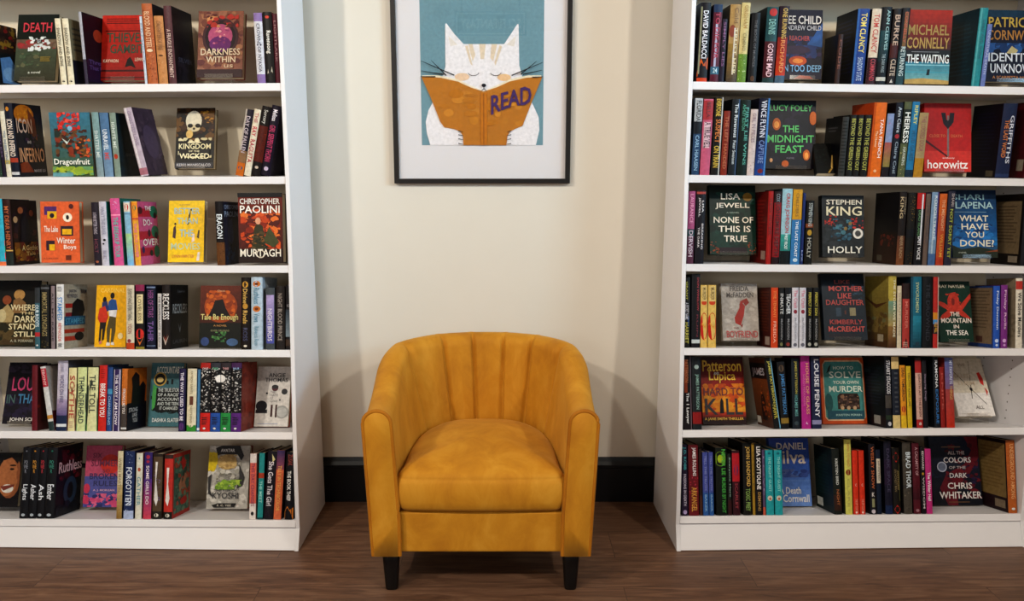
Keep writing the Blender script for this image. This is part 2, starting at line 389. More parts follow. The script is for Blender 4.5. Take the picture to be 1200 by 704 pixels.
# ------------------------------------------------------------------ framed print on the wall
def picture():
    x0, x1, z0, z1 = -.4055, .2625, 1.300, 2.185; yb = WALL_Y - .001; yf = WALL_Y - .026; fw = .018
    root = thing('framed_print', 'black framed print of a white cat reading an orange book, hung above the armchair', 'picture', Matrix.Translation(((x0 + x1) / 2, yb, z0)))
    ox, oz = (x0 + x1) / 2, z0
    m = MB()
    def bx(a, b, c, d, y0=yf, y1=yb): m.box((a - ox, y0 - yb, c - oz), (b - ox, y1 - yb, d - oz), W1)
    bx(x0, x0 + fw, z0, z1); bx(x1 - fw, x1, z0, z1); bx(x0 + fw, x1 - fw, z0, z0 + fw); bx(x0 + fw, x1 - fw, z1 - fw, z1)
    m.build('frame', M_FRAME, root, .0012)
    m = MB(); bx(x0 + fw, x1 - fw, z0 + fw, z1 - fw, yb - .010, yb - .001); m.build('mount', M_MAT, root)
    # the print: drawing units are 1/430 of its width, y down from 'top' line
    AX0, AX1, AZ0 = -.299, .159, 1.443; S = (AX1 - AX0) / 430
    m = MB(); lay = [0]
    def P(pts, col, up=True):
        if up: lay[0] += 1
        y = -.0106 - .00012 * lay[0]
        m.face([((AX0 + (x - 170) * S) - ox, y, AZ0 + (522 - yy) * S - oz) for x, yy in pts], lin(col))
    def E(cx, cy, rx, ry, col, a0=0, a1=360, n=26): P([(cx + rx * cos(radians(a0 + (a1 - a0) * k / n)), cy + ry * sin(radians(a0 + (a1 - a0) * k / n))) for k in range(n)], col)
    def Ln(a, b, w, col):
        d = Vector((b[0] - a[0], b[1] - a[1])); q = Vector((-d.y, d.x)).normalized() * w / 2
        P([(a[0] + q.x, a[1] + q.y), (b[0] + q.x * .4, b[1] + q.y * .4), (b[0] - q.x * .4, b[1] - q.y * .4), (a[0] - q.x, a[1] - q.y)], col)
    P([(170, 522), (600, 522), (600, -52), (170, -52)], '#6b93a0')
    rr = random.Random(3)
    for k in range(14):
        E(rr.uniform(210, 560), rr.uniform(-20, 120), rr.uniform(15, 38), rr.uniform(8, 22), rr.choice(['#7098a4', '#668e9b', '#6992a0']))
    body = '#efeaec'
    P([(258, 250), (225, 350), (196, 400), (185, 440), (188, 480), (200, 522), (575, 522), (587, 470), (584, 425), (565, 385), (540, 340), (515, 250)], body)
    P([(258, 112), (262, 109), (290, 145), (321, 178), (462, 178), (485, 145), (508, 111), (512, 114), (515, 250), (500, 300), (270, 300), (257, 250)], body)
    for pts in ([(268, 150), (275, 185), (300, 180)], [(503, 150), (470, 180), (497, 186)]): P(pts, '#e6dcd2')
    for pts in ([(338, 178), (352, 178), (362, 215), (352, 235), (345, 210)], [(375, 178), (398, 178), (392, 228), (380, 228)], [(418, 178), (438, 178), (424, 235), (414, 225), (416, 205)], [(326, 185), (336, 182), (352, 250), (345, 245)], [(446, 182), (455, 186), (432, 250), (428, 240)]): P(pts, '#e3cfb4')
    E(315, 288, 26, 13, '#ecc9a6'); E(462, 290, 24, 12, '#ecc08f')
    for cx in (355, 433):
        for k in range(8):
            a0, a1 = radians(20 + k * 17.5), radians(20 + (k + 1) * 17.5)
            Ln((cx + 20 * cos(a0), 270 + 14 * sin(a0)), (cx + 20 * cos(a1), 270 + 14 * sin(a1)), 3, '#3a3238')
    # pages and the orange book
    P([(176, 283), (230, 283), (300, 297), (345, 318), (390, 336), (435, 318), (480, 297), (545, 283), (592, 283), (592, 292), (390, 348), (176, 292)], '#efe0c0')
    bk = '#b97016'
    P([(172, 287), (240, 291), (300, 304), (345, 324), (390, 338), (390, 522), (318, 522), (316, 490), (306, 474), (285, 466), (250, 460), (236, 440), (205, 360)], bk)
    P([(390, 338), (435, 324), (480, 304), (540, 291), (596, 287), (560, 372), (527, 455), (505, 464), (484, 474), (474, 490), (470, 522), (390, 522)], bk)
    for k in range(26):
        a = rr.uniform(250, 530); b = rr.uniform(345, 450); E(a, b, rr.uniform(10, 26), rr.uniform(6, 16), rr.choice(['#bf771b', '#b36b12', '#c57d22', '#ad660f']))
    P([(380, 340), (390, 344), (402, 340), (402, 522), (380, 522)], '#b3660f'); P([(388, 344), (392, 344), (392, 522), (388, 522)], '#8f4d08')
    E(391, 317, 8, 6, '#15131a'); Ln((391, 320), (391, 330), 3, '#15131a'); Ln((391, 328), (382, 336), 3, '#15131a'); Ln((391, 328), (400, 336), 3, '#15131a')
    for a, b in (((288, 283), (173, 235)), ((260, 284), (208, 233)), ((252, 280), (172, 268)), ((222, 288), (170, 287)), ((488, 284), (596, 240)), ((520, 280), (575, 236)), ((528, 280), (594, 266)), ((560, 290), (597, 288))): Ln(a, b, 4, '#18161c')
    for k, yy in enumerate((476, 489, 503, 519)):
        Ln((300, yy - 3), (317, yy), 3.5, '#18161c'); Ln((487, yy - 3), (472, yy), 3.5, '#18161c')
    # READ
    lay[0] += 1; vs, fs = text_mesh('READ')
    # letters grow a little towards the right, as drawn
    pts = []
    for u, v in vs:
        x = 416 + u * 140; yt = 352 - u * 36; h = 66 - 14 * sin(u * pi) * .7
        pts.append((x, yt + (1 - v) * h))
    y = -.0106 - .00012 * (lay[0] + 1)
    for dx, dy, cl in ((0, 0, '#38204e'), (1.6, .6, '#3d2458')):
        m.mesh([((AX0 + (x + dx - 170) * S) - ox, y, AZ0 + (522 - yy - dy) * S - oz) for x, yy in pts], fs, lin(cl)); y -= .00008
    m.build('print', M_ART, root)
    m = MB(); m.box((x0 + fw - ox, -.0185, z0 + fw - oz), (x1 - fw - ox, -.0165, z1 - fw - oz), W1); m.build('glazing', M_GLASS, root)
picture()

# ------------------------------------------------------------------ department sign hanging behind the camera, seen mirrored in the picture glass
sg = thing('hanging_sign', 'black department sign with white border hanging from the ceiling, mirrored in the picture glass', 'sign', Matrix.Translation((-.09, -4.0, 2.43)))
m = MB(); m.box((-.31, 0, 0), (.31, .012, .20), W1); bd = m.build('board', M_FRAME, sg)
for x in (-.25, .25):
    m = MB(); m.tube([(x, .006, .20), (x, .006, .47)], .003, W1, 8); m.build('rod', M_FRAME, sg)
m = MB()
for a, b in (((-.295, .012), (.295, .020)), ((-.295, .180), (.295, .188)), ((-.295, .020), (-.287, .180)), ((.287, .020), (.295, .180))): m.box((a[0], .0122, a[1]), (b[0], .0135, b[1]), W1)
m.build('border', M_WHITE, bd)
m = MB(); vs, fs = text_mesh('SCI FI/FANTASY'); m.mesh([(.26 - .52 * u, .0130, .06 + .08 * v) for u, v in vs], fs, lin('#e8e8e8')); m.build('lettering', M_INK, bd)

# ------------------------------------------------------------------ books
SHELF_NAME = ['top', 'second', 'third', 'fourth', 'fifth', 'bottom']
cur = ['left', 0]
def shelf(side, i): cur[0] = side; cur[1] = i
def where(): return ', %s shelf, %s case' % (SHELF_NAME[cur[1]], cur[0])
def bulge(s, t): return -min(.0035, t * .11) * (1 - (2 * s - 1) ** 2)

class Face:
    """maps design coordinates (a across, b up, 0..1) of one side of a book to the book's own space"""
    def __init__(f, kind, t, d, h): f.k = kind; f.t = t; f.d = d; f.h = h; f.n = 0
    def asp(f): return (f.t if f.k == 's' else f.d) / f.h
    def at(f, a, b, lift=0):
        e = .0003 + .00016 * f.n + lift
        if f.k == 's': return ((a - .5) * f.t, bulge(a, f.t) - e, b * f.h)
        if f.k == 'f': return (f.t / 2 + e, a * f.d, b * f.h)
        return (-f.t / 2 - e, (1 - a) * f.d, b * f.h)
def rect(m, F, a0, b0, a1, b1, col):
    F.n += 1; c = lin(col) if isinstance(col, str) else col
    if F.k == 's':
        k = 5; m.grid([[F.at(a0 + (a1 - a0) * i / k, b) for i in range(k + 1)] for b in (b0, b1)], c, False)
    else: m.face([F.at(a0, b0), F.at(a1, b0), F.at(a1, b1), F.at(a0, b1)], c)
def lettering(m, F, s, a0, b0, a1, b1, col, vertical=False):
    vs, fs = text_mesh(s); e = .0012; m.append(MB()); m = m[-1]; c = lin(col)
    if vertical: pts = [F.at(a0 + v * (a1 - a0), b1 - u * (b1 - b0), e) for u, v in vs]
    else: pts = [F.at(a0 + u * (a1 - a0), b0 + v * (b1 - b0), e) for u, v in vs]
    m.mesh(pts, fs, c)
def mixc(c0, c1, k): return tuple(x + (y - x) * k for x, y in zip(lin(c0), lin(c1)))
def design(m, L, F, items, rnd):
    for it in items:
        k = it[0]
        if k == 'r': rect(m, F, *it[1:6])
        elif k == 'b': rect(m, F, 0.0, it[1], 1.0, it[2], it[3])
        elif k == 'e':
            F.n += 1; _, a, b, ra, rb, col = it[:6]; n = 18
            m.face([F.at(min(1, max(0, a + ra * cos(2 * pi * i / n))), min(1, max(0, b + rb * sin(2 * pi * i / n)))) for i in range(n)], lin(col))
        elif k == 'p': F.n += 1; m.face([F.at(min(1, max(0, a)), min(1, max(0, b))) for a, b in it[1]], lin(it[2]))
        elif k == 'g':
            _, a0, b0, a1, b1, ct, cb = it; n = 10
            for i in range(n):
                rect(m, F, a0, b0 + (b1 - b0) * i / n, a1, b0 + (b1 - b0) * (i + 1) / n, mixc(cb, ct, (i + .5) / n)); F.n -= 1
            F.n += 1
        elif k == 'm':                         # scattered blots of a painted design
            _, a0, b0, a1, b1, cols, n = it[:7]; cols = cols.split()
            for i in range(int(n * 2.4)):
                F.n += .1; a = rnd.uniform(a0, a1); b = rnd.uniform(b0, b1); s = rnd.uniform(.35, 1) * (a1 - a0) * .14
                q = rnd.uniform(0, 6.3); st = rnd.uniform(.4, 1); w = F.asp()
                pts = []
                for j in range(7):
                    g = q + 2 * pi * j / 7; r = s * rnd.uniform(.6, 1.1)
                    pts.append(F.at(min(a1, max(a0, a + r * cos(g))), min(b1, max(b0, b + r * st * sin(g) * w))))
                m.face(pts, lin(rnd.choice(cols)))
            F.n += 1
        elif k == 't':                          # spine lettering, read from top to bottom
            _, s, b0, b1, col = it[:5]; a0, a1 = (it[5], it[6]) if len(it) > 6 else (.24, .76)
            lettering(L[F.k], F, s, a0, b0, a1, b1, col, True)
        elif k == 'h': lettering(L[F.k], F, *it[1:7])      # level lettering: text, a0, b0, a1, b1, colour
        elif k == 'bars':                       # rows of small print as fine lines
            _, a0, b0, a1, b1, n, col = it
            for i in range(n):
                b = b0 + (b1 - b0) * (i + .5) / n; w = (b1 - b0) / n * .38; rect(m, F, a0, b - w / 2, a1 - (a1 - a0) * rnd.uniform(0, .25), b + w / 2, col); F.n -= 1
            F.n += 1

def make_book(name, label, mat, t, d, h, base, spine=(), front=(), back=(), side=None, group=None, hard=True, facing=False):
    root = thing(name, label, 'book', mat, group)
    rnd = random.Random(label); m = MB(); L = {k: [] for k in 'sfb'}
    cb = lin(base); cs = lin(side or base); ov = .003 if hard else .0004; bt = .0024 if hard else .0008
    # case: two boards and a rounded spine
    for sx in (-1, 1):
        x0, x1 = sorted((sx * t / 2, sx * (t / 2 - bt))); m.box((x0, .0005, 0), (x1, d, h), cb if facing and sx > 0 else cs)
    k = 6; rows = []
    for z in (0, h): rows.append([((i / k - .5) * t, bulge(i / k, t), z) for i in range(k + 1)] + [((.5 - i / k) * (t - 2 * bt), .0035, z) for i in range(k + 1)])
    n0 = len(m.f); m.grid(rows, cb, False, True); m.face(rows[1], cb); m.face(rows[0][::-1], cb)
    for kind, its in (('s', spine), ('f', front), ('b', back)):
        if its: design(m, L, Face(kind, t, d, h), its, rnd)
    cover = m.build('cover', M_BOOK, root)
    p = MB(); p.box((-t / 2 + bt + .0003, .0040, ov), (t / 2 - bt - .0003, d - ov, h - ov), W1); p.build('page_block', M_PAGE, root)
    for kind, nm in (('s', 'spine_lettering'), ('f', 'cover_lettering'), ('b', 'back_lettering')):
        for q in L[kind]: q.build(nm, M_INK, cover)
    return root

def S(x0, x1, yt, desc, base, spine=(), front=(), back=(), side=None, lean=0, inset=.008, d=None, hard=None, name='book', group=None, label=None):
    """a book standing spine out; x0..x1 are its foot and yt its head in the photo"""
    M = ROW[tuple(cur)]; ym = (EDGE[cur[0]][cur[1]][0][1] + EDGE[cur[0]][cur[1]][1][1]) / 2
    a = hit(M, x0, ym, 1, inset); b = hit(M, x1, ym, 1, inset); t = b.x - a.x - .0006
    lo, hi = (-WIDTH['left'] - 1, -PANEL - .001) if cur[0] == 'left' else (PANEL + .001, WIDTH['right'] - PANEL - .001)
    if a.x < lo: a.x = lo; t = b.x - a.x
    if b.x > hi: b.x = hi; t = b.x - a.x
    hd = hit(M, (x0 + x1) / 2, yt, 1, inset); h = hd.z / cos(radians(lean))
    d = d or min(.175, h * .64); hard = (h > .215) if hard is None else hard
    x = (a.x + b.x) / 2 
    mat = M @ Matrix.Translation((x, inset + .0035, .0004 + abs(sin(radians(lean))) * t / 2)) @ Matrix.Rotation(radians(lean), 4, 'Y')
    return make_book(name, label or (desc + where()), mat, t, d, h, base, spine, front, back, side, group, hard)

EASEL = []
def F(x0, x1, yb, yt, desc, base, items, v=None, lift=0, lean=12, t=.026, side=None, easel=False, group=None, name='book', yaw=0, hard=True, roll=0, vmax=.13):
    """a book standing face out; x0..x1 is its foot, yb and yt its foot and head in the photo"""
    M = ROW[tuple(cur)]
    if v is None:
        p0 = hit(M, x0, yb, 2, lift); p1 = hit(M, x1, yb, 2, lift); v = min((p0.y + p1.y) / 2, vmax)
    p0 = hit(M, x0, yb, 1, v); p1 = hit(M, x1, yb, 1, v); w0 = max(.0006 + t * sin(radians(lean)), (p0.z + p1.z) / 2)
    w = p1.x - p0.x; c = ((p0.x + p1.x) / 2, v, max(w0, .0006))
    T = M @ Matrix.Translation(c) @ Matrix.Rotation(radians(yaw), 4, 'Z') @ Matrix.Rotation(radians(roll), 4, 'Y') @ Matrix.Rotation(radians(-lean), 4, 'X')
    hd = hit(T, (x0 + x1) / 2, yt, 1, 0); h = hd.z
    mat = T @ Matrix.Translation((-w / 2, t / 2, 0)) @ Matrix.Rotation(radians(-90), 4, 'Z')
    o = make_book(name, desc + where(), mat, t, w, h, base, (), items, (), side, group, hard, True)
    if easel and w0 > t * sin(radians(lean)) + .006: build_easel(M, c, w, w0, lean, t, desc, yaw)
    print('F %-30s v=%.3f w0=%.3f w=%.3f h=%.3f' % (desc[:30], v, w0, w, h))
    return o
def build_easel(M, c, bw, w0, lean, t, desc, yaw):
    """small clear display stand: ledge with lip, two feet, sloping back rest"""
    root = thing('book_easel', 'clear acrylic stand under the ' + ' '.join(desc.split()[:6]) + where(), 'display stand', M @ Matrix.Translation((c[0], c[1], 0)) @ Matrix.Rotation(radians(yaw), 4, 'Z'), 'clear acrylic book stands')
    w = bw * .62; la = radians(lean); th = .0025
    tip = Matrix.Translation((0, 0, w0)) @ Matrix.Rotation(-la, 4, 'X')
    m = MB(); m.box((-w / 2, -.010, -th - .0006), (w / 2, t + .004, -.0006), W1); ld = m.build('ledge', M_ACRYLIC, root); ld.matrix_local = tip
    m = MB(); m.box((-w / 2, -.0125, -th - .0006), (w / 2, -.0102, .010), W1); m.build('lip', M_ACRYLIC, ld)
    m = MB(); m.box((-w * .28, t + .0012, .0004), (w * .28, t + .0012 + th, .10), W1); m.build('back_rest', M_ACRYLIC, root).matrix_local = tip
    for s in (-1, 1):
        m = MB(); x = s * (w / 2 - .006); zt = w0 - th - .0014
        m.prism([(-.008, .0006), (.06, .0006), (.06, .003), (t, max(.003, zt - t * sin(la))), (-.008, zt)], 'x', x - .0015, x + .0015, W1); m.build('foot', M_ACRYLIC, root)

# ================================================================== LEFT BOOKCASE
shelf('left', 0)
S(-10, -3, 26, 'dark book cut by the photo edge, blue corner on its cover', '#14161c', front=[('r', 0, .55, 1, 1, '#2b1a18'), ('m', .1, .6, 1, 1, '#6a3a1c #7d1f1f #3d2a20 #8a6a24', 22), ('p', [(.2, .05), (.9, .05), (.85, .3), (.6, .5), (.2, .45)], '#5f86b4'), ('e', .55, .2, .3, .12, '#7fa2c6')])
F(16, 64, 94.5, 17, 'black and olive thriller with red lettering and white splash', '#17201b', [('g', 0, 0, 1, .5, '#4f5a48', '#3d3c2e'), ('r', 0, .5, 1, .62, '#6e5a4c'), ('m', 0, .48, 1, .62, '#a03a3c #7a6a58 #8a4444', 14), ('h', 'DEATH', .16, .73, .86, .87, '#c43442'), ('m', .3, .44, .85, .66, '#e8eef0 #d5e0e4', 16), ('h', 'her', .46, .57, .66, .63, '#20262a'), ('m', .05, .2, .6, .42, '#56664e #6a6a50 #4a5a46', 12), ('bars', .62, .28, .9, .36, 3, '#a08a3c'), ('h', 'a novel', .35, .1, .65, .14, '#c9ccc0')], v=.075, lean=17, easel=True)
for k, (a, b) in enumerate(((71.2, 78.2), (79.6, 87))):
    S(a, b, 21.5, ('left one', 'right one')[k] + ' of two matching slim cream spines', '#ddd5bd', [('t', 'SHADOW AND BONE', .28, .86, '#4a4436'), ('b', .02, .06, '#ddd5bd'), ('e', .5, .05, .25, .012, '#2a2620')], front=[('r', 0, .38, 1, 1, '#8a7c60'), ('bars', .1, .5, .8, .9, 5, '#5c5a50'), ('r', 0, 0, 1, .38, '#1d1a2c')], group='two matching cream volumes')
S(99.4, 103, 13.5, 'tall black book with violet cover and silvery spine', '#a9aab4', [('b', 0, .35, '#3c3448')], front=[('r', 0, 0, 1, 1, '#15131f'), ('e', .6, .72, .2, .09, '#a8432a'), ('r', 0, .05, 1, .35, '#241836'), ('h', 'Threads', .1, .3, .9, .36, '#4c3a72'), ('h', 'That Bind', .1, .22, .9, .28, '#4c3a72')], side='#15131f', lean=0)  # pale spine colour is a highlight painted into the cover
F(118, 169, 94, 18, 'bright red thriller with dark green block lettering and running figure', '#b02217', [('g', 0, 0, 1, 1, '#c22a18', '#8f1c12'), ('bars', .1, .86, 1, .96, 3, '#5a1410'), ('h', 'THIEVES', .12, .58, .98, .73, '#1c3a24'), ('h', "GAMBIT", .2, .41, .98, .55, '#1c3a24'), ('r', .08, .75, 1, .765, '#3a0d0a'), ('p', [(.55, .2), (.6, .32), (.66, .36), (.72, .3), (.8, .18), (.68, .22)], '#1a0d0a'), ('h', 'KAYVION', .05, .27, .4, .32, '#e0c0a8'), ('h', 'LEWIS', .78, .29, .99, .34, '#e0c0a8'), ('r', 0, .13, 1, .16, '#4a0f0b'), ('r', 0, .03, 1, .05, '#5a1410')], v=.09, lean=14, easel=True)
S(169.4, 172.4, 19, 'very thin bluish white spine', '#c5cedb', [('t', 'PROJECT', .3, .9, '#6a7c98')], side='#2a2c38')
S(173, 185, 4, 'tall copper orange spine with pale ornament', '#b0653c', [('m', .05, .05, .95, .95, '#c67a4c #8e4a2c #a85a34', 40), ('t', 'BLOOD AND STEEL', .45, .9, '#e2b48c'), ('e', .5, .42, .3, .02, '#e8d0b0')], side='#181622')
S(186, 196.8, 18.5, 'shorter sandy tan spine next to the copper one', '#c08a58', [('m', .05, .02, .95, .98, '#ca9864 #b07a48', 24), ('t', 'DAUGHTER OF FIRE', .5, .92, '#8a5a34'), ('e', .5, .42, .25, .012, '#5c3a24')], side='#221a1c')
S(198, 207, 6.5, 'tall plum brown spine with vertical pale lettering', '#5d3a3e', [('m', .05, .02, .95, .98, '#6c4448 #4c2c34', 24), ('t', 'A FRAGILE ENCHANTMENT', .08, .7, '#c8aca0')], front=[('h', 'SILVER', .15, .3, .85, .36, '#3a3a48'), ('m', .1, .05, .9, .3, '#26202a #1c1a24', 12)], side='#0e0d16')
F(231, 284, 91, 13, 'rose and copper fantasy novel with purple oval portrait', '#8a5a48', [('m', 0, 0, 1, 1, '#9a6a54 #7a4a3c #a87858 #6a3a38', 50), ('e', .5, .6, .4, .3, '#4a2a30'), ('e', .5, .6, .34, .26, '#2c1a20'), ('e', .5, .62, .27, .18, '#b0567c'), ('e', .5, .5, .24, .12, '#6a2a6c'), ('m', .28, .5, .72, .76, '#d48a90 #c06a88 #8a3c6c #d8a0a4', 8), ('m', .2, .75, .9, .95, '#b03a30 #5a2a28 #c89060', 14), ('h', 'DARKNESS', .08, .33, .95, .43, '#d8c0a0'), ('h', 'WITHIN', .2, .22, .85, .31, '#d8c0a0'), ('r', 0, 0, 1, .12, '#3a2024'), ('h', 'us', .6, .14, .8, .19, '#c0a080')], v=.085, lean=14, t=.03, side='#8c4038', easel=True)
S(301.5, 311.3, 15, 'lavender spine with white title panel', '#8d76a8', [('b', .13, .88, '#cfd0d8'), ('t', 'CROWNS OF NYAXIA', .16, .85, '#4c4a58', .3, .7), ('e', .5, .55, .3, .02, '#56506a')], side='#7c2432')
S(312, 322.6, 14, 'black spine with white script and antler emblem', '#1d1a18', [('e', .5, .93, .22, .02, '#c8402c'), ('t', 'Ravensong', .42, .74, '#e8e4dc', .2, .8), ('p', [(.2, .13), (.3, .2), (.36, .13), (.3, .15)], '#cfc8b8'), ('p', [(.62, .15), (.72, .24), (.8, .14), (.72, .17)], '#cfc8b8'), ('m', .1, .02, .9, .12, '#3a342c #2a2620', 8)], side='#64202c')
S(323.2, 328.4, 16, 'wine red sliver of a spine against the side panel', '#571c2c', [('t', 'LIGHTLARK', .3, .9, '#8c5a60')])

shelf('left', 1)
S(-6, 2.6, 139, 'dark mottled green spine at the photo edge', '#26382c', [('m', .05, .05, .95, .95, '#3f7a58 #1d2a26 #5a8a6a #6a2838', 26)])
S(3, 7, 131, 'very thin dark purple spine', '#241a30', [('t', 'HEARTLESS', .3, .9, '#5a4a6c')])
S(7.6, 13.2, 130, 'slim cream spine with faint blue and yellow lettering', '#d8d3c2', [('t', 'THE INHERITANCE', .2, .7, '#56708c'), ('b', .2, .26, '#c8b45a')])
S(13.6, 23, 120.5, 'navy spine with pale lettering beside a fiery circle cover', '#131a2e', [('t', 'ICON AND INFERNO', .28, .78, '#e6d6c8', .15, .85), ('e', .4, .92, .2, .03, '#c88a34'), ('b', .2, .26, '#a0402c'), ('b', .03, .07, '#c8c8cc')], front=[('e', .36, .86, .34, .13, '#c8761c'), ('m', .1, .75, .7, .97, '#d88a24 #b05a14', 10), ('p', [(.5, .95), (.72, .8), (.75, .5), (.5, .6)], '#7a3a1c'), ('m', .3, .4, .8, .6, '#4a2a4c #2a2a44', 8), ('h', 'ICON', .05, .6, .58, .8, '#e0b8a0'), ('h', 'AND', .36, .46, .5, .5, '#d8d0d0'), ('h', 'INFERNO', .05, .2, .92, .4, '#e2a070'), ('p', [(.05, .06), (.5, .06), (.3, .22), (.05, .18)], '#8c3c1c'), ('h', 'MARIE LU', .5, .06, .9, .1, '#b8b0b8')], side='#101424')
F(63.6, 110.8, 207, 131.5, 'fantasy novel with red flowers on a teal painting, white script title', '#2a4a4e', [('g', 0, 0, 1, 1, '#3d7890', '#44562a'), ('m', .1, .3, .9, .75, '#4a2a20 #6a4a2c #2a3a34 #8a3a24', 40), ('m', .2, .72, .75, 1, '#c8322c #a82a24 #e0584c', 18), ('m', .6, .3, 1, .6, '#c84a2c #8a5a24 #d8703c', 14), ('e', .5, .75, .06, .04, '#7fb0cc'), ('p', [(.28, .6), (.4, .5), (.5, .6), (.42, .54)], '#c8d0c8'), ('m', 0, .02, 1, .16, '#8fa83c #a8b83c #6c9a6a', 26), ('r', 0, .0, .5, .06, '#6ca0a8'), ('h', 'Dragonfruit', .06, .16, .94, .28, '#eef0e4')], v=.012, lean=2, t=.024)
S(113.6, 121.7, 131.5, 'pale sea green spine of a slim trilogy volume', '#7f9c9e', [('g', 0, 0, 1, .4, '#7c98a4', '#8c9ca0'), ('t', 'SHATTER ME', .3, .72, '#c8d4d2')], side='#2c4450')
S(122.6, 133, 132, 'sky blue spine with white and red lettering', '#55779a', [('g', 0, 0, 1, .5, '#6a8cac', '#7a94ae'), ('t', 'UNRAVEL', .42, .74, '#e0e8ee'), ('t', 'ME', .27, .38, '#b84a4c')], side='#28384c')
S(134.3, 141.6, 132, 'grey green spine with small red leaf', '#84948a', [('t', 'IGNITE ME', .45, .85, '#d0dad2'), ('e', .5, .32, .32, .04, '#b4442c')], front=[('r', 0, 0, 1, 1, '#182c34'), ('h', 'IGNITE ME', .3, .32, .8, .37, '#3a3a40'), ('m', 0, 0, 1, .5, '#142428 #1a3038', 10)], side='#1a2c32')
S(164.6, 174.2, 127, 'silver pink spine tipped to the left, purple grey cover', '#b8aab6', [('r', .1, 0, .4, 1, '#d8d2d8'), ('t', 'GHOSTED LOVE', .45, .95, '#8a7a90', .4, .8), ('b', .02, .12, '#a8707c')], front=[('m', 0, 0, 1, 1, '#4c3c4c #5a4858 #443644', 40), ('e', .5, .5, .35, .25, '#54445a')], side='#4a3a4a', lean=-10)
F(205, 250, 197, 126.5, 'black fantasy paperback with ivory skull and cream title', '#17130f', [('m', 0, .45, 1, 1, '#4a3018 #2c2016 #6a4a20 #3a2014', 40), ('m', .62, .75, .98, .98, '#a87a2c #8a5a1c', 8), ('e', .46, .78, .21, .17, '#d8cfb8'), ('e', .46, .66, .17, .06, '#cdbf9c'), ('e', .37, .7, .07, .035, '#1d1712'), ('e', .57, .7, .07, .035, '#1d1712'), ('e', .47, .65, .03, .02, '#2a2018'), ('e', .36, .56, .09, .07, '#cfae6c'), ('m', .08, .17, .95, .5, '#cfc39c #e2d8b4', 14), ('r', .1, .19, .9, .41, '#17130f'), ('h', 'KINGDOM', .1, .31, .93, .4, '#e4d8a8'), ('h', 'OF THE', .36, .26, .64, .29, '#d8cca0'), ('h', 'WICKED', .12, .15, .9, .24, '#efe4b8'), ('r', 0, 0, 1, .09, '#3c3a3e'), ('h', 'KERRI MANISCALCO', .06, .025, .94, .07, '#c0bcc0')], v=.10, lean=15, t=.028, side='#8a7a5c', easel=True)
S(275.6, 284.8, 129.5, 'dark leaning spine with orange foot and blue button', '#2a2430', [('r', 0, 0, .22, 1, '#b8b0a8'), ('b', 0, .2, '#c06a20'), ('e', .5, .12, .28, .028, '#3a5a74'), ('b', .2, .38, '#8a6a4c'), ('t', 'DAY OF FALLEN', .35, .9, '#b8a8b0')], side='#2a1c1c', lean=13)
S(285.5, 293.2, 129, 'leaning cream spine with crimson lettering', '#d9d0bc', [('t', 'RAGUITA', .2, .55, '#a82c3c', .15, .85), ('t', 'RAY', .6, .74, '#c02c40', .15, .85), ('t', 'THE', .8, .95, '#b86a6a')], side='#c8bca0', lean=13)
S(294, 304.6, 126, 'leaning black spine with rust red middle', '#1c1614', [('b', .2, .72, '#5c2014'), ('m', .1, .2, .9, .7, '#7a2a18 #4a1a10', 14), ('t', 'Sorcery', .75, .95, '#b8b4ac'), ('e', .5, .12, .2, .02, '#c8b8a8')], lean=13)
S(305.3, 315.6, 125, 'leaning midnight purple spine with magenta lettering', '#1d1426', [('t', 'GIRL SERPENT THORN', .2, .72, '#b02c5a', .15, .8), ('t', 'Melissa', .78, .94, '#e4dce4'), ('e', .5, .1, .25, .03, '#c0b0c4')], lean=13)
S(324.5, 332, 156, 'black spine in the right hand corner behind the leaning four', '#151115', [('m', .1, .05, .9, .5, '#3a3428 #2a2024', 10)], front=[], lean=3, inset=.15, d=.085)

shelf('left', 2)
S(-5, 7, 233, 'turquoise spine with rainbow swirls at the foot', '#37acc4', [('p', [(0, .3), (1, .38), (1, .3), (0, .22)], '#d8642c'), ('p', [(0, .22), (1, .3), (1, .2), (0, .12)], '#58a84c'), ('p', [(0, .12), (1, .2), (1, .1), (0, .04)], '#d84c3c'), ('b', 0, .06, '#e07a4c')], side='#1c2c2c')
S(7.6, 16, 234, 'dark maroon spine with red vertical lettering', '#3a1c1c', [('t', 'MY DEAR HENRY', .25, .9, '#b05a30', .2, .8), ('b', .22, .24, '#c8a860'), ('b', 0, .2, '#26302c')], front=[('m', .05, .4, .95, .9, '#2c1a24 #4a2420 #1a1420', 20), ('p', [(.3, .36), (.35, .7), (.5, .8), (.62, .7), (.7, .36)], '#181420'), ('e', .35, .84, .1, .05, '#a8623c'), ('e', .75, .8, .08, .05, '#8a4c34'), ('e', .14, .7, .08, .05, '#c0a078'), ('m', .05, .05, .95, .35, '#7a4a1c #9a6a24 #5a3a1c #6a2418', 30), ('h', 'A Gothic', .3, .22, .9, .3, '#d0b070'), ('h', 'Tale', .45, .14, .8, .2, '#c8a860')], side='#241614')
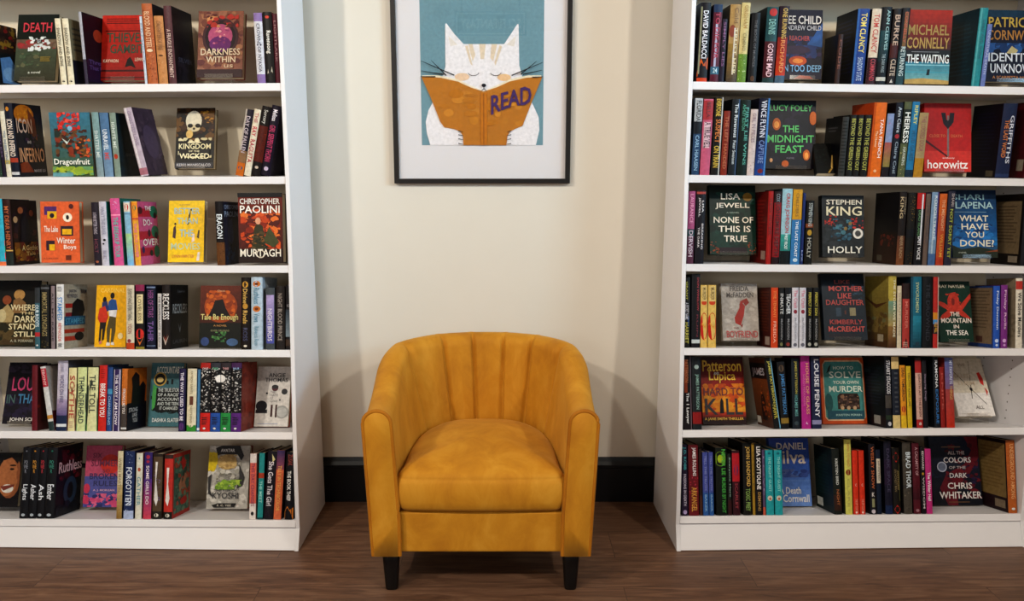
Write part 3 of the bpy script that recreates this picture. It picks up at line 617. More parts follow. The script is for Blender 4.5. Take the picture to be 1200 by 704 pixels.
F(48.6, 94, 307.6, 236, 'bright orange novel with three small windows and white script title', '#d8683a', [('r', .1, .78, .42, .92, '#5a3470'), ('r', .18, .72, .42, .84, '#e0b020'), ('e', .3, .77, .06, .04, '#2a2030'), ('e', .7, .74, .12, .075, '#f0e4d0'), ('e', .7, .74, .04, .04, '#2a2428'), ('r', .52, .44, .84, .6, '#3a2a34'), ('r', .56, .46, .8, .55, '#e0b020'), ('r', .14, .2, .36, .36, '#3a2434'), ('r', .22, .2, .36, .3, '#e0b020'), ('r', .64, .04, .78, .12, '#6a3424'), ('e', .8, .92, .06, .04, '#5a2a28'), ('h', 'The Lake', .1, .5, .46, .6, '#f4e6da'), ('h', 'Winter', .42, .31, .9, .41, '#f4e6da'), ('h', 'Boys', .6, .2, .92, .29, '#f4e6da'), ('h', 'K. J. WILCOX', .08, .05, .45, .08, '#6a2c20')], v=.045, lean=4, t=.026)
S(110.2, 118.4, 237, 'aubergine black spine with pale stacked words', '#2c2430', [('t', 'A FAR BETTER THING', .5, .84, '#a89ca8'), ('t', 'HOLT', .2, .42, '#6a3040'), ('e', .5, .06, .2, .018, '#b06a4c')], side='#5a4c44')
S(119.3, 127.8, 236, 'pale lavender spine with small black bird', '#c5c3d0', [('t', 'WHAT THE RIVER', .48, .92, '#8a88a0'), ('e', .55, .4, .2, .018, '#1c1a22'), ('e', .4, .34, .15, .014, '#2c2a32'), ('t', 'IBANEZ', .1, .24, '#9a98b0')], side='#1f7068')
S(133.6, 145, 232.5, 'candy pink spine with mint vertical lettering', '#cf5c92', [('m', .2, .83, .8, .98, '#5a4a9c #e07aa8 #c8c0e0', 8), ('b', .745, .76, '#f0a8c0'), ('t', 'THE BREAKUP TOUR', .12, .72, '#4cb0a8', .25, .75)], side='#1d7468', lean=-1)
S(149.2, 156.6, 236, 'pastel blue to lime spine with red head piece', '#8cb8d0', [('g', 0, .0, 1, .5, '#a8cc8c', '#7cb4e0'), ('b', .84, .98, '#d8d0c0'), ('e', .5, .91, .3, .05, '#c03434'), ('b', .8, .81, '#406a8c')], side='#d8b8a8', lean=-1)
S(158.3, 165.2, 236, 'yellow and pink spine beside a pink striped cover', '#e0a83c', [('b', .7, .98, '#e0902c'), ('e', .5, .9, .3, .04, '#3a7a5c'), ('t', 'THE DO OVER', .12, .66, '#d86a8c'), ('b', .72, .74, '#c03c3c')], front=[('r', 0, 0, 1, 1, '#d0608c')] + [('r', 0, b, 1, b + .13, '#b82c40') for b in (.14, .4, .76)] + [('e', .8, .84, .2, .1, '#2c7a5c'), ('e', .82, .52, .2, .1, '#2c7a5c'), ('e', .85, .2, .14, .1, '#2c7a5c'), ('e', .1, .86, .12, .06, '#5a2430'), ('e', .15, .24, .06, .06, '#3c3060'), ('e', .5, .5, .07, .06, '#4a2430'), ('e', .85, .78, .08, .05, '#2a2024'), ('e', .86, .46, .08, .06, '#2a2024'), ('e', .55, .18, .08, .05, '#2a2a24'), ('h', 'THE', .32, .86, .64, .93, '#f6ece4'), ('h', 'DO-', .2, .62, .64, .72, '#f6ece4'), ('h', 'OVER', .12, .3, .92, .41, '#f6ece4')], side='#d0608c', lean=-1)
F(196.6, 238.4, 307, 235, 'sunny yellow romance with pale blue lettering and small figures', '#e8c21a', [('h', 'BETTER', .16, .78, .88, .88, '#9cb8b0'), ('h', 'THAN', .24, .62, .82, .72, '#9cb8b0'), ('h', 'THE', .32, .41, .7, .53, '#8cb8c0'), ('h', 'MOVIES', .08, .2, .9, .31, '#b8c49a'), ('h', 'LYNN PAINTER', .12, .07, .74, .12, '#c87a28'), ('p', [(.52, .6), (.56, .76), (.62, .84), (.6, .72), (.58, .62)], '#3a2a24'), ('e', .63, .85, .025, .02, '#3a2a24'), ('p', [(.12, .4), (.14, .56), (.2, .6), (.22, .5), (.2, .38)], '#4a3438'), ('e', .19, .62, .03, .02, '#3a2a24'), ('p', [(.8, .4), (.84, .52), (.88, .52), (.86, .38)], '#5a4a2c'), ('p', [(.8, .02), (.84, .16), (.9, .16), (.88, .02)], '#e0d8d0'), ('p', [(.66, .32), (.68, .46), (.74, .46), (.74, .34)], '#e8d4c8'), ('h', 'a novel', .3, .92, .6, .95, '#b8902c')], v=.06, lean=9, t=.026, side='#d8ceb8')
S(254.4, 264, 236, 'dark brown spine with white fantasy lettering, navy cover', '#191418', [('t', 'ERAGON', .42, .8, '#dfe6ea', .15, .85), ('b', 0, .36, '#6a4424'), ('m', .05, .05, .95, .36, '#7a5228 #5a3818', 10)], front=[('r', 0, 0, 1, 1, '#141a34'), ('h', 'CHRISTOPHER', .04, .88, 1, .95, '#8c98b4'), ('h', 'PAOLINI', .04, .76, 1, .85, '#98a4bc'), ('p', [(.3, .38), (.35, .7), (.55, .74), (.6, .4), (.45, .32)], '#3a4468'), ('m', .1, .04, .7, .3, '#1c3a58 #24486a', 8)], side='#12162c')
F(280.4, 332, 308, 226, 'large fantasy hardcover with red dragon art and white serif title', '#5a241a', [('g', 0, 0, 1, 1, '#7a2818', '#3c1c14'), ('m', .05, .2, .95, .78, '#c04a1c #d8602a #8a2c14 #5a2014 #e07a34', 60), ('p', [(.3, .2), (.36, .5), (.44, .58), (.56, .52), (.62, .2)], '#3c3a22'), ('p', [(.55, .3), (.7, .52), (.92, .3), (.8, .22)], '#4a4c2c'), ('e', .45, .6, .06, .05, '#d8a080'), ('m', .3, .2, .7, .45, '#5a4a2c #8a5a2c #2c2c1c', 16), ('r', 0, 0, 1, .2, '#2c1a12'), ('r', 0, .94, 1, 1, '#120c10'), ('h', 'CHRISTOPHER', .05, .84, .95, .92, '#e4dcd4'), ('h', 'PAOLINI', .05, .71, .95, .82, '#eee6dc'), ('h', 'MURTAGH', .04, .09, .96, .2, '#efe6d4'), ('e', .5, .13, .12, .075, '#2c1a12'), ('e', .5, .13, .1, .06, '#d8ccb8'), ('e', .5, .13, .075, .045, '#2c1a12')], v=.012, lean=3, t=.045, side='#1c1614')

shelf('left', 3)
F(-20, 45, 406, 328.5, 'large dark fantasy hardcover with two pale figures and gold serif title', '#1d1a14', [('g', 0, 0, 1, 1, '#16161a', '#2c2a18'), ('m', 0, .02, 1, .45, '#3a3420 #4a3a24 #2c2a1c #5a4a2c', 40), ('e', .62, .78, .1, .08, '#b08a54'), ('p', [(.5, .5), (.52, .7), (.62, .74), (.74, .66), (.76, .5)], '#8a6a44'), ('e', .4, .7, .08, .07, '#8a4a2c'), ('p', [(.3, .36), (.32, .56), (.42, .64), (.54, .5), (.5, .36)], '#a89468'), ('e', .32, .46, .08, .1, '#c0b48c'), ('r', 0, .92, 1, 1, '#0e1016'), ('h', 'WHERE', .48, .54, .92, .63, '#e4d8ac'), ('h', 'THE', .66, .48, .9, .52, '#d8c894'), ('h', 'DARK', .56, .36, .94, .46, '#e4d8ac'), ('h', 'STAND', .46, .25, .94, .34, '#e4d8ac'), ('h', 'STILL', .56, .14, .94, .22, '#e4d8ac'), ('h', 'A. B. PORANEK', .5, .06, .92, .1, '#a8a48c')], v=.10, lean=5, t=.04)
S(40.4, 46.4, 337, 'slim teal spine with red label, first of the packed row', '#3c6470', [('b', .75, 1, '#34383c'), ('t', 'OUR ROOTS', .36, .72, '#d8e4e8', .15, .85), ('b', .2, .27, '#b03034'), ('e', .5, .06, .2, .014, '#e0e0e0')], side='#20282c')
S(47.4, 57.4, 333.5, 'black spine with antique gold lettering', '#181818', [('t', 'IMMORTAL LONGINGS', .2, .88, '#8c7c50', .2, .8), ('b', .93, .96, '#5a5c60'), ('m', .1, .02, .9, .14, '#6a5c38 #3a3424', 8)], side='#1a1820')
S(59.3, 64, 335, 'thin mauve grey spine with fine print', '#8a7c80', [('t', 'ALL MY RAGE', .12, .9, '#3c3438')], side='#2a2228')
S(65.8, 74.6, 333, 'white spine with blue over red lettering, striped portrait cover', '#d8d8d8', [('t', 'STAMPED', .44, .8, '#2c7cc0', .18, .82), ('t', 'REYNOLDS', .12, .4, '#c03c30', .3, .7), ('bars', .15, .88, .85, .97, 3, '#4a4a50'), ('t', 'KENDI', .03, .09, '#3c3c44')], front=[('r', 0, 0, 1, 1, '#b4a894'), ('h', 'JASON', .2, .86, .5, .92, '#3c3c50'), ('h', 'IBRAM', .7, .86, .95, .92, '#3c3c50'), ('h', 'REYNOLDS', .12, .79, .55, .85, '#3c3c50'), ('r', .05, .63, .4, .7, '#b03028'), ('r', .05, .5, .4, .56, '#8a2430'), ('p', [(.3, .5), (.35, .7), (.55, .78), (.8, .74), (.88, .6), (.8, .5)], '#1c1a1e'), ('r', .0, .36, .9, .5, '#2c6488'), ('h', 'STAMPED', .04, .38, .86, .47, '#4a98b8'), ('r', 0, .24, .85, .3, '#b03a24'), ('r', 0, .12, .5, .19, '#b43c28'), ('e', .62, .18, .2, .07, '#1c181a')], side='#b4a894')
F(110.4, 147, 406.6, 334, 'yellow novel with a couple walking away drawn on the cover', '#e2ac10', [('h', 'CARDINAL', .14, .88, .92, .95, '#f0c84c'), ('e', .52, .83, .07, .05, '#1c1618'), ('p', [(.38, .58), (.4, .73), (.5, .78), (.64, .76), (.7, .6)], '#2c5490'), ('p', [(.44, .5), (.42, .59), (.68, .6), (.66, .47)], '#d8d8dc'), ('p', [(.4, .06), (.38, .3), (.46, .5), (.66, .48), (.66, .26), (.6, .07), (.52, .07), (.54, .3), (.49, .3), (.48, .06)], '#5a4e2c'), ('p', [(.38, .02), (.5, .02), (.5, .07), (.4, .08)], '#d0ccc8'), ('p', [(.53, .04), (.64, .03), (.62, .08), (.54, .08)], '#d0ccc8'), ('e', .28, .76, .06, .05, '#1c1416'), ('p', [(.2, .72), (.36, .74), (.42, .6), (.36, .56), (.2, .58)], '#303a6a'), ('p', [(.08, .46), (.12, .62), (.3, .66), (.42, .5), (.36, .4), (.16, .38)], '#c03a24'), ('p', [(.14, .08), (.16, .4), (.36, .4), (.3, .12), (.24, .1), (.25, .3), (.21, .28), (.2, .09)], '#26201e'), ('p', [(.16, .04), (.24, .06), (.24, .1), (.17, .1)], '#c87a70'), ('e', .83, .18, .08, .05, '#e8d49c')], v=.05, lean=5, t=.026, side='#cfc4a8')
S(147.6, 157, 334, 'off white spine with small red figure at the foot', '#cfc6b0', [('t', 'EVERYTHING EVERYTHING', .45, .94, '#4c4844'), ('t', 'YOON', .24, .4, '#8a4c40'), ('b', 0, .1, '#b84c28'), ('e', .4, .13, .25, .03, '#8a3c4c')], side='#2a2024')
S(158.6, 169, 333.5, 'black spine with cream label and flaming heart', '#191316', [('b', .9, 1, '#8c2c54'), ('r', .14, .4, .86, .85, '#dccfa4'), ('t', 'LOVELESS', .44, .82, '#6a5c3c', .3, .7), ('e', .5, .24, .45, .08, '#c8342c'), ('p', [(.05, .2), (.5, .06), (.95, .2)], '#d0702c'), ('b', 0, .04, '#8a7a2c')], side='#1a1c34')
S(171.4, 182, 334.5, 'deep blue spine with violet vertical lettering', '#161c34', [('t', 'HEIR OF STARS', .5, .92, '#7c3c78', .2, .8), ('t', 'TAHIR', .12, .44, '#6a4a8c', .2, .8), ('b', .96, .98, '#7a8aa8'), ('b', .05, .06, '#7a8aa8')], side='#161824')
S(184.4, 189, 344, 'short thin white spine between two dark ones', '#cfcac6', [('t', 'THE REAPPEARANCE', .35, .95, '#3a3438'), ('t', 'REN', .05, .3, '#8a8488')], side='#241a1c')
S(189.5, 199.2, 333.5, 'charcoal brown spine with tall white lettering, black cover', '#221a1a', [('t', 'RECKLESS', .46, .86, '#dcd8d6', .12, .9), ('p', [(.1, .2), (.45, .06), (.85, .22), (.5, .12)], '#c0b4a8'), ('p', [(.25, .22), (.5, .1), (.72, .24), (.5, .16)], '#8c4438')], front=[('r', 0, 0, 1, 1, '#121316'), ('h', 'RECKLESS', .12, .55, .92, .7, '#9a9a98'), ('p', [(.42, .4), (.52, .24), (.6, .4), (.52, .3)], '#7a7a78'), ('h', 'Lauren', .4, .88, .8, .92, '#5c5c60'), ('h', 'LAUREN', .12, .08, .9, .14, '#3c3c40')], side='#121316')
F(233.4, 282, 407.4, 334.5, 'brown and orange gothic novel with blackletter title', '#3a2016', [('g', 0, 0, 1, 1, '#6a2c16', '#141614'), ('e', .5, .66, .4, .26, '#a04a1a'), ('m', .15, .5, .85, .92, '#b8561c #8a3c16 #c86824', 24), ('p', [(.2, .5), (.3, .64), (.36, .76), (.55, .78), (.62, .64), (.74, .5)], '#1c120e'), ('r', 0, 0, 1, .4, '#17190f'), ('h', 'Tale Be Enough', .03, .42, .93, .54, '#d0c478'), ('h', 'A NOVEL', .34, .34, .66, .37, '#b07a3c'), ('h', 'RIVER ORLEANS', .28, .26, .72, .29, '#7a7a54'), ('m', .3, .08, .65, .26, '#3c6a3c #58884c', 10), ('e', .14, .1, .1, .07, '#3a4c78'), ('e', .8, .09, .14, .06, '#4a6488'), ('h', 'Once', .42, .9, .6, .93, '#c8986c')], v=.04, lean=4, t=.03)
S(282.4, 292.6, 325, 'tall black brown spine with gold roses and lettering', '#1f1614', [('e', .5, .9, .34, .045, '#c8983c'), ('e', .5, .9, .16, .02, '#3a2414'), ('t', 'Divine', .64, .84, '#d0a44c'), ('e', .5, .6, .3, .04, '#c0903c'), ('t', 'Rivals', .36, .54, '#d0a44c'), ('t', 'ROSS', .12, .3, '#3a3c5c'), ('e', .5, .05, .2, .015, '#e8e0d0')], side='#2c2420')
S(294.2, 307.4, 324.5, 'tall pale blue spine with orange roses', '#b4c4d0', [('e', .5, .905, .34, .042, '#c87830'), ('e', .5, .905, .17, .02, '#7a3c18'), ('t', 'Ruthless', .63, .85, '#4c7c94'), ('e', .5, .56, .34, .042, '#c87830'), ('e', .5, .56, .17, .02, '#7a3c18'), ('t', 'Vows', .38, .5, '#4c7c94'), ('t', 'Rebecca Ross', .06, .32, '#6c94a8', .3, .7)], side='#aebcc8')
S(311, 321.8, 337, 'grey spine with violet tinted title panel', '#4a5054', [('g', .08, .1, .92, .88, '#b0a0c8', '#4c54a0'), ('m', .1, .3, .9, .6, '#8a80a0 #6c6888', 10), ('t', 'NIGHTBIRDS', .14, .66, '#d8d0e0', .25, .75)], side='#2c2c30')
S(323.2, 333.4, 335, 'weathered brown black spine with bronze lettering', '#2c2624', [('m', .05, .03, .95, .97, '#3a3230 #241e1e', 20), ('t', 'NIGHT BLOOD PRINCE', .14, .88, '#8c8078', .25, .75)], side='#1c181a')
S(334.6, 343.6, 334, 'dark spine with misty blue patch beside the side panel', '#1f1a1e', [('b', .2, .62, '#5c6c7c'), ('g', 0, .2, 1, .62, '#3a4450', '#8494a0'), ('b', .06, .16, '#4a3a30'), ('h', 'RED', .25, .66, .75, .7, '#8a8488')])

shelf('left', 4)
F(2, 46, 496.5, 424.5, 'dark purple novel with pink and blue neon lettering', '#1c1824', [('m', 0, .1, 1, .5, '#2c2440 #241e34', 24), ('m', 0, .82, 1, .96, '#3a3044 #2c2436', 10), ('h', 'LOUD', .16, .53, .96, .76, '#b83464'), ('h', 'THAN', .36, .33, .98, .48, '#3c7ca8'), ('h', 'IN', .06, .33, .28, .47, '#3c5a58'), ('h', 'JOHN SCHU', .2, .03, .97, .1, '#e8e4e0')], v=None, lift=0.012, lean=9, t=.026, easel=True)
S(36.4, 43, 428, 'maroon hardcover spine tipped beside the neon title', '#6a1c28', [('m', .1, .05, .9, .95, '#7a2430 #5a1822', 10)], front=[('r', 0, 0, 1, 1, '#4a1c1c'), ('m', 0, 0, 1, .5, '#7a2c20 #3a1414', 10)], side='#32161c', lean=-1.5)
S(57, 63.4, 430, 'white spine with red label tipped to the left', '#cdcccc', [('b', .68, .97, '#b02c3c'), ('t', 'EBONY', .7, .95, '#e0b0b0'), ('b', .18, .24, '#c08a3c'), ('b', 0, .14, '#2c3c3c')], front=[('r', 0, .3, 1, 1, '#b4a8a0'), ('r', 0, 0, 1, .3, '#5a1420'), ('p', [(.4, .86), (.6, .6), (.9, .55), (.7, .7)], '#241c1e')], side='#a89c94', lean=-10)
S(65, 77, 422.5, 'tall lavender spine fading to navy at the foot', '#c2bccc', [('g', 0, .2, 1, .45, '#b0a0bc', '#584c7c'), ('b', 0, .22, '#1c2c4c'), ('t', 'WORDS ON FIRE', .4, .8, '#5c5478', .3, .7), ('t', 'A. K. RIVERS', .84, .97, '#8c88a0', .35, .65), ('b', .06, .1, '#d8dce0')], side='#5a5660')
S(78.2, 87.4, 431, 'cream spine with rusty red lettering, first of the tall trilogy', '#d8d0a0', [('p', [(0, .66), (.5, .7), (1, .5), (1, 0), (0, 0)], '#7a3428'), ('t', 'SCYTHE', .2, .88, '#a84434', .2, .85), ('bars', .2, .05, .8, .16, 4, '#b89080')], side='#8c7c5c')
S(88.6, 99.4, 430.5, 'pale green spine with dark robed shape, second of the tall trilogy', '#ccd49c', [('p', [(0, .74), (.5, .72), (1, .58), (1, .3), (.3, .12), (0, .4)], '#44504a'), ('p', [(0, .1), (1, .3), (1, 0), (0, 0)], '#7cac84'), ('t', 'THUNDERHEAD', .12, .86, '#38443c', .2, .8)], side='#5a6450')
S(100.6, 113, 430.5, 'yellow green spine with charcoal mountain, third of the tall trilogy', '#d4d4a4', [('p', [(0, .7), (.4, .82), (1, .5), (1, .1), (0, .1)], '#3c4a40'), ('p', [(0, .0), (0, .1), (1, .28), (1, 0)], '#6ca45c'), ('t', 'THE TOLL', .28, .88, '#2c302c', .22, .8)], side='#4c5c4c')
S(114.2, 123.4, 428, 'scarlet spine with white slanted lettering', '#c42c24', [('t', 'BREAK TO YOU', .22, .72, '#f0e4e0', .2, .85), ('bars', .25, .8, .75, .95, 5, '#8a1c1c')], side='#2c4870')
S(124.2, 130, 430.5, 'narrow royal blue spine', '#2c4c84', [('b', .58, .66, '#4c94b8'), ('t', 'CHANGELING', .1, .55, '#8cb0d0')], side='#2c3c54')
S(131.4, 139, 433, 'purple spine with white border and block lettering', '#3a2a5c', [('r', 0, 0, .14, 1, '#c8c0d4'), ('r', .86, 0, 1, 1, '#c8c0d4'), ('t', 'THE WAY I AM NOW', .1, .92, '#e8e0ec', .3, .72)], side='#8c8494')
S(140.8, 147.4, 432, 'narrow orange and grey spine, silhouette cover', '#c0702c', [('b', 0, .42, '#4c4440'), ('t', 'STRONG LIKE YOU', .28, .68, '#e4d8d0'), ('b', .03, .06, '#c8c8c8')], front=[('r', 0, .42, 1, 1, '#b8621c'), ('r', 0, 0, 1, .44, '#171420'), ('p', [(.2, .4), (.25, .7), (.2, .84), (.4, .94), (.6, .88), (.62, .7), (.8, .78), (.95, .7), (.9, .4)], '#1c1418'), ('h', 'STRONG', .08, .29, .52, .36, '#c8c4c0'), ('h', 'LIKE', .26, .21, .5, .27, '#c8c4c0'), ('h', 'YOU', .28, .12, .52, .19, '#c8c4c0')], side='#1c1820')
F(172.8, 211, 499.6, 425, 'teal nonfiction book with gold seal and white lettering on black splat', '#4a747c', [('h', 'ACCOUNTABLE', .16, .83, .98, .94, '#d8dcd0'), ('m', .05, .2, 1, .6, '#161a1c #10201c', 34), ('p', [(.1, .25), (.08, .5), (.1, .66), (.25, .6), (.18, .3)], '#4c9c50'), ('r', .2, .25, .98, .6, '#15181a'), ('r', .5, .66, .56, .72, '#161a1c'), ('r', .64, .66, .7, .74, '#161a1c'), ('h', 'THE TRUE STORY', .26, .54, .96, .6, '#c8d0cc'), ('h', 'OF A RACIST', .26, .47, .96, .52, '#c8d0cc'), ('h', 'ACCOUNT', .26, .4, .96, .45, '#c8d0cc'), ('h', 'AND THE TEENS', .26, .33, .96, .38, '#c8d0cc'), ('h', 'IT CHANGED', .34, .26, .9, .31, '#c8d0cc'), ('e', .3, .74, .2, .11, '#b89a50'), ('e', .3, .74, .16, .09, '#1c1a14'), ('e', .3, .73, .1, .04, '#d0b878'), ('h', 'DASHKA SLATER', .14, .07, .98, .13, '#dce0dc')], lift=0.0008, lean=6, t=.026)
S(208.2, 216, 432, 'indigo spine with white block lettering down its length', '#2a2248', [('t', 'THE WAY I USED TO BE', .17, .94, '#e4dcec', .25, .75), ('e', .5, .08, .35, .06, '#5a3470')], side='#1c1828')
S(218, 229, 432, 'cream spine with green foot and sepia vignette', '#d8cfb4', [('b', 0, .1, '#3c8c34'), ('e', .5, .1, .24, .03, '#d8cfb4'), ('r', .3, .42, .7, .56, '#6a4030'), ('t', 'PATRON SAINTS', .6, .96, '#8c7c5c', .38, .62), ('t', 'NOTHING', .14, .4, '#8c7c5c', .38, .62)], side='#3c6c94')
S(230, 233.2, 433, 'hairline blue spine beside the boxed four', '#4c80a8', [('b', .02, .06, '#d8e0e8')], side='#4c80a8')
for k, (a, b, cl, nm) in enumerate(((233.8, 245.4, '#c42a24', 'red'), (245.8, 257.4, '#2c549c', 'blue'), (257.8, 269.6, '#2f8c48', 'green'), (270, 282, '#5c2c78', 'purple'))):
    S(a, b, 425, 'black and white illustrated spine with %s foot, one of four' % nm, '#1c1a1c', [('b', 0, .27, cl), ('m', .03, .28, .97, .94, '#d0ccc8 #2c2a2c #8a8684 #151315 #151315', 90), ('b', .92, 1, ['#a82a24', '#3c3c44', '#3c3438', '#4c2c58'][k]), ('h', ['ONE', 'TWO', 'THREE', 'FOUR'][k], .2, .9, .8, .93, ['#d8c0c0', '#6cb890', '#c89090', '#8cb0d8'][k]), ('bars', .2, .1, .8, .22, 4, '#201c20'), ('e', .5, .05, .14, .014, '#e0e0e0')] + ([('e', 2 - k, .77, .5, .055, '#e4e0dc')] if k in (1, 2) else []), front=[('m', 0, 0, 1, 1, '#7c2c20 #8c3828 #6a241c', 24)] if k == 3 else [], side='#84301f' if k == 3 else '#2c2a2c', group='four illustrated volumes with coloured feet', inset=.004, hard=True)
F(297.5, 337, 500.6, 429.5, 'white novel with round black portraits and silver award seal', '#dcd8d2', [('h', 'ANGIE', .34, .82, .84, .89, '#26242a'), ('h', 'THOMAS', .24, .74, .92, .81, '#26242a'), ('e', .55, .64, .1, .055, '#5a1c24'), ('e', .55, .66, .1, .035, '#201a1e'), ('e', .84, .58, .09, .05, '#26242a'), ('h', 'THE', .42, .55, .56, .59, '#8a8684'), ('h', 'HATE', .42, .5, .66, .54, '#8a8684'), ('h', 'U', .43, .45, .5, .49, '#8a8684'), ('h', 'GIVE', .43, .4, .66, .44, '#8a8684'), ('e', .18, .34, .17, .09, '#26242a'), ('r', .02, .22, .36, .28, '#26242a'), ('e', .8, .24, .2, .11, '#a8a8a4'), ('e', .8, .24, .15, .08, '#c4c4c0'), ('r', .46, .16, .52, .36, '#4c2020'), ('r', .6, .15, .65, .36, '#4c2020'), ('bars', .1, .03, .8, .06, 1, '#a8b0c0'), ('e', .32, .55, .03, .016, '#2c2a2e'), ('e', .72, .44, .025, .014, '#2c2a2e')], lift=.0008, lean=10, t=.028, side='#b8402c')

shelf('left', 5)
F(-24, 20, 594, 530.5, 'black comedy hardcover with half a smiling face at the photo edge', '#141016', [('e', .74, .56, .3, .4, '#8a5434'), ('e', .68, .56, .27, .36, '#a86c44'), ('e', .98, .6, .07, .13, '#8c5434'), ('p', [(.5, 1), (.55, .86), (.75, .92), (.92, .8), (1, 1)], '#14100f'), ('e', .78, .7, .06, .02, '#1c1210'), ('e', .8, .77, .09, .015, '#1c1210'), ('e', .7, .34, .16, .08, '#d8d4cc'), ('p', [(.5, .38), (.88, .42), (.86, .38), (.6, .3)], '#7a3a30')], lift=.0008, lean=5, t=.022, vmax=.10)
for k, (a, b, c1, nm, w) in enumerate(((21.6, 31.6, '#7a7c88', 'grey', 'Lights'), (31.9, 41.4, '#c0852c', 'amber', 'Asher'), (41.7, 50.6, '#b02c38', 'red', 'Ash'), (50.9, 62.6, '#2c7c6a', 'jade', 'Ember'))):
    S(a, b, 524.5, 'black spine with %s initials, one of four matching' % nm, '#15161c', [('h', 'PO\nWE\nR', .25, .64, .75, .82, c1), ('t', w, .26, .48, '#d8dce4', .2, .85), ('e', .5, .05, .22, .02, '#b0b8c0'), ('e', .5, .95, .1, .01, c1)], front=[('m', .1, .5, 1, .95, '#4a1420 #6a1828 #3a1018', 18), ('h', 'Ruthless', .06, .62, .96, .78, '#d0a8ac'), ('e', .55, .34, .26, .2, '#2c3c50'), ('e', .55, .34, .12, .12, '#15161c'), ('m', 0, .02, 1, .2, '#1a1c2c #14161f', 8)] if k == 3 else [], side='#14141c', group='four black series volumes', lean=1.5)
F(97, 139, 594, 522, 'pink and blue summer romance with dark hand lettering', '#b85470', [('r', 0, 0, 1, .5, '#5a5c9c'), ('e', .7, .7, .28, .16, '#c83c34'), ('h', 'SIX', .2, .8, .46, .88, '#6a2440'), ('h', 'SUMMER', .16, .66, .92, .77, '#6a2440'), ('h', 'SO', .5, .56, .7, .62, '#6a2440'), ('h', 'BROKEN', .14, .45, .96, .55, '#2c2c58'), ('h', 'RULES', .26, .34, .92, .43, '#2c2c58'), ('h', 'A. J. MORGAN', .26, .25, .86, .29, '#d8a8bc'), ('m', 0, 0, 1, .22, '#c8507c #3a3c70 #d86a8c #4a4c8c', 30), ('e', .08, .3, .09, .08, '#c0405c'), ('e', .06, .12, .1, .07, '#c84468')], lift=.0008, lean=4, t=.024)
S(135.6, 142, 528.5, 'slim cream spine fading to ochre', '#cfc4a4', [('g', 0, 0, 1, .5, '#c0ac7c', '#8c6c34'), ('t', 'WREN MARTIN', .4, .9, '#8c7c5c')], side='#2c2834')
S(144, 155.6, 528.5, 'navy spine with white ornate lettering and pale foot', '#26345c', [('b', 0, .12, '#a8b4d0'), ('m', .1, .05, .9, .3, '#b8c4dc #3c4c78', 10), ('t', 'FORGOTTEN', .2, .76, '#d0d8e8', .2, .8), ('m', .2, .8, .8, .98, '#8c9cc0 #26345c', 8)], side='#1c2038')
S(157.6, 165.2, 531, 'white spine with teal lettering and tiny red crest', '#d4d2c4', [('t', 'GATHER', .2, .64, '#5c8c94', .2, .8), ('e', .5, .75, .24, .03, '#b05a3c'), ('e', .5, .92, .1, .016, '#7a8c8c')], side='#7a2c34')
S(167, 176.4, 530, 'violet to coral spine with white block lettering', '#3c2c6c', [('g', 0, 0, 1, .6, '#4c3480', '#c84a5c'), ('t', 'SOME GIRLS DO', .22, .8, '#e4d4dc', .3, .7), ('e', .5, .93, .24, .03, '#a8344c'), ('e', .5, .86, .2, .02, '#a8344c')], side='#4a3038')
S(177.6, 188.4, 532, 'brown spine with white ribbon wave over violet', '#5a4836', [('m', .1, .2, .9, .8, '#6c5c80 #7c6c94', 14), ('p', [(.3, .88), (.55, .88), (.4, .6), (.65, .3), (.45, .2), (.2, .3), (.3, .6)], '#d8d4d0'), ('b', 0, .12, '#2c2824'), ('e', .5, .06, .24, .028, '#d0ccc0'), ('b', .96, 1, '#2c2420')], side='#4a3c34')
S(191, 201, 533, 'red spine with white ribbon wave, patterned teal and red cover', '#b83830', [('p', [(.3, .8), (.6, .8), (.5, .55), (.7, .32), (.5, .2), (.2, .28), (.35, .55)], '#e0d8d4'), ('b', 0, .11, '#24221e'), ('e', .5, .055, .24, .028, '#d0ccc0'), ('b', .94, 1, '#3c2c28')], front=[('r', 0, 0, 1, 1, '#b0352c'), ('r', .06, .06, .94, .94, '#4c6a5c'), ('m', .06, .06, .94, .94, '#5a7c6a #3c5448 #6c8c74 #a8503c', 40), ('p', [(.4, .85), (.55, .95), (.7, .82), (.55, .7)], '#b0302a'), ('p', [(.3, .5), (.45, .62), (.5, .5), (.65, .66), (.8, .6), (.66, .5), (.75, .4), (.5, .44), (.35, .38)], '#a8785c'), ('e', .6, .22, .2, .06, '#b0302a')], side='#a83228')
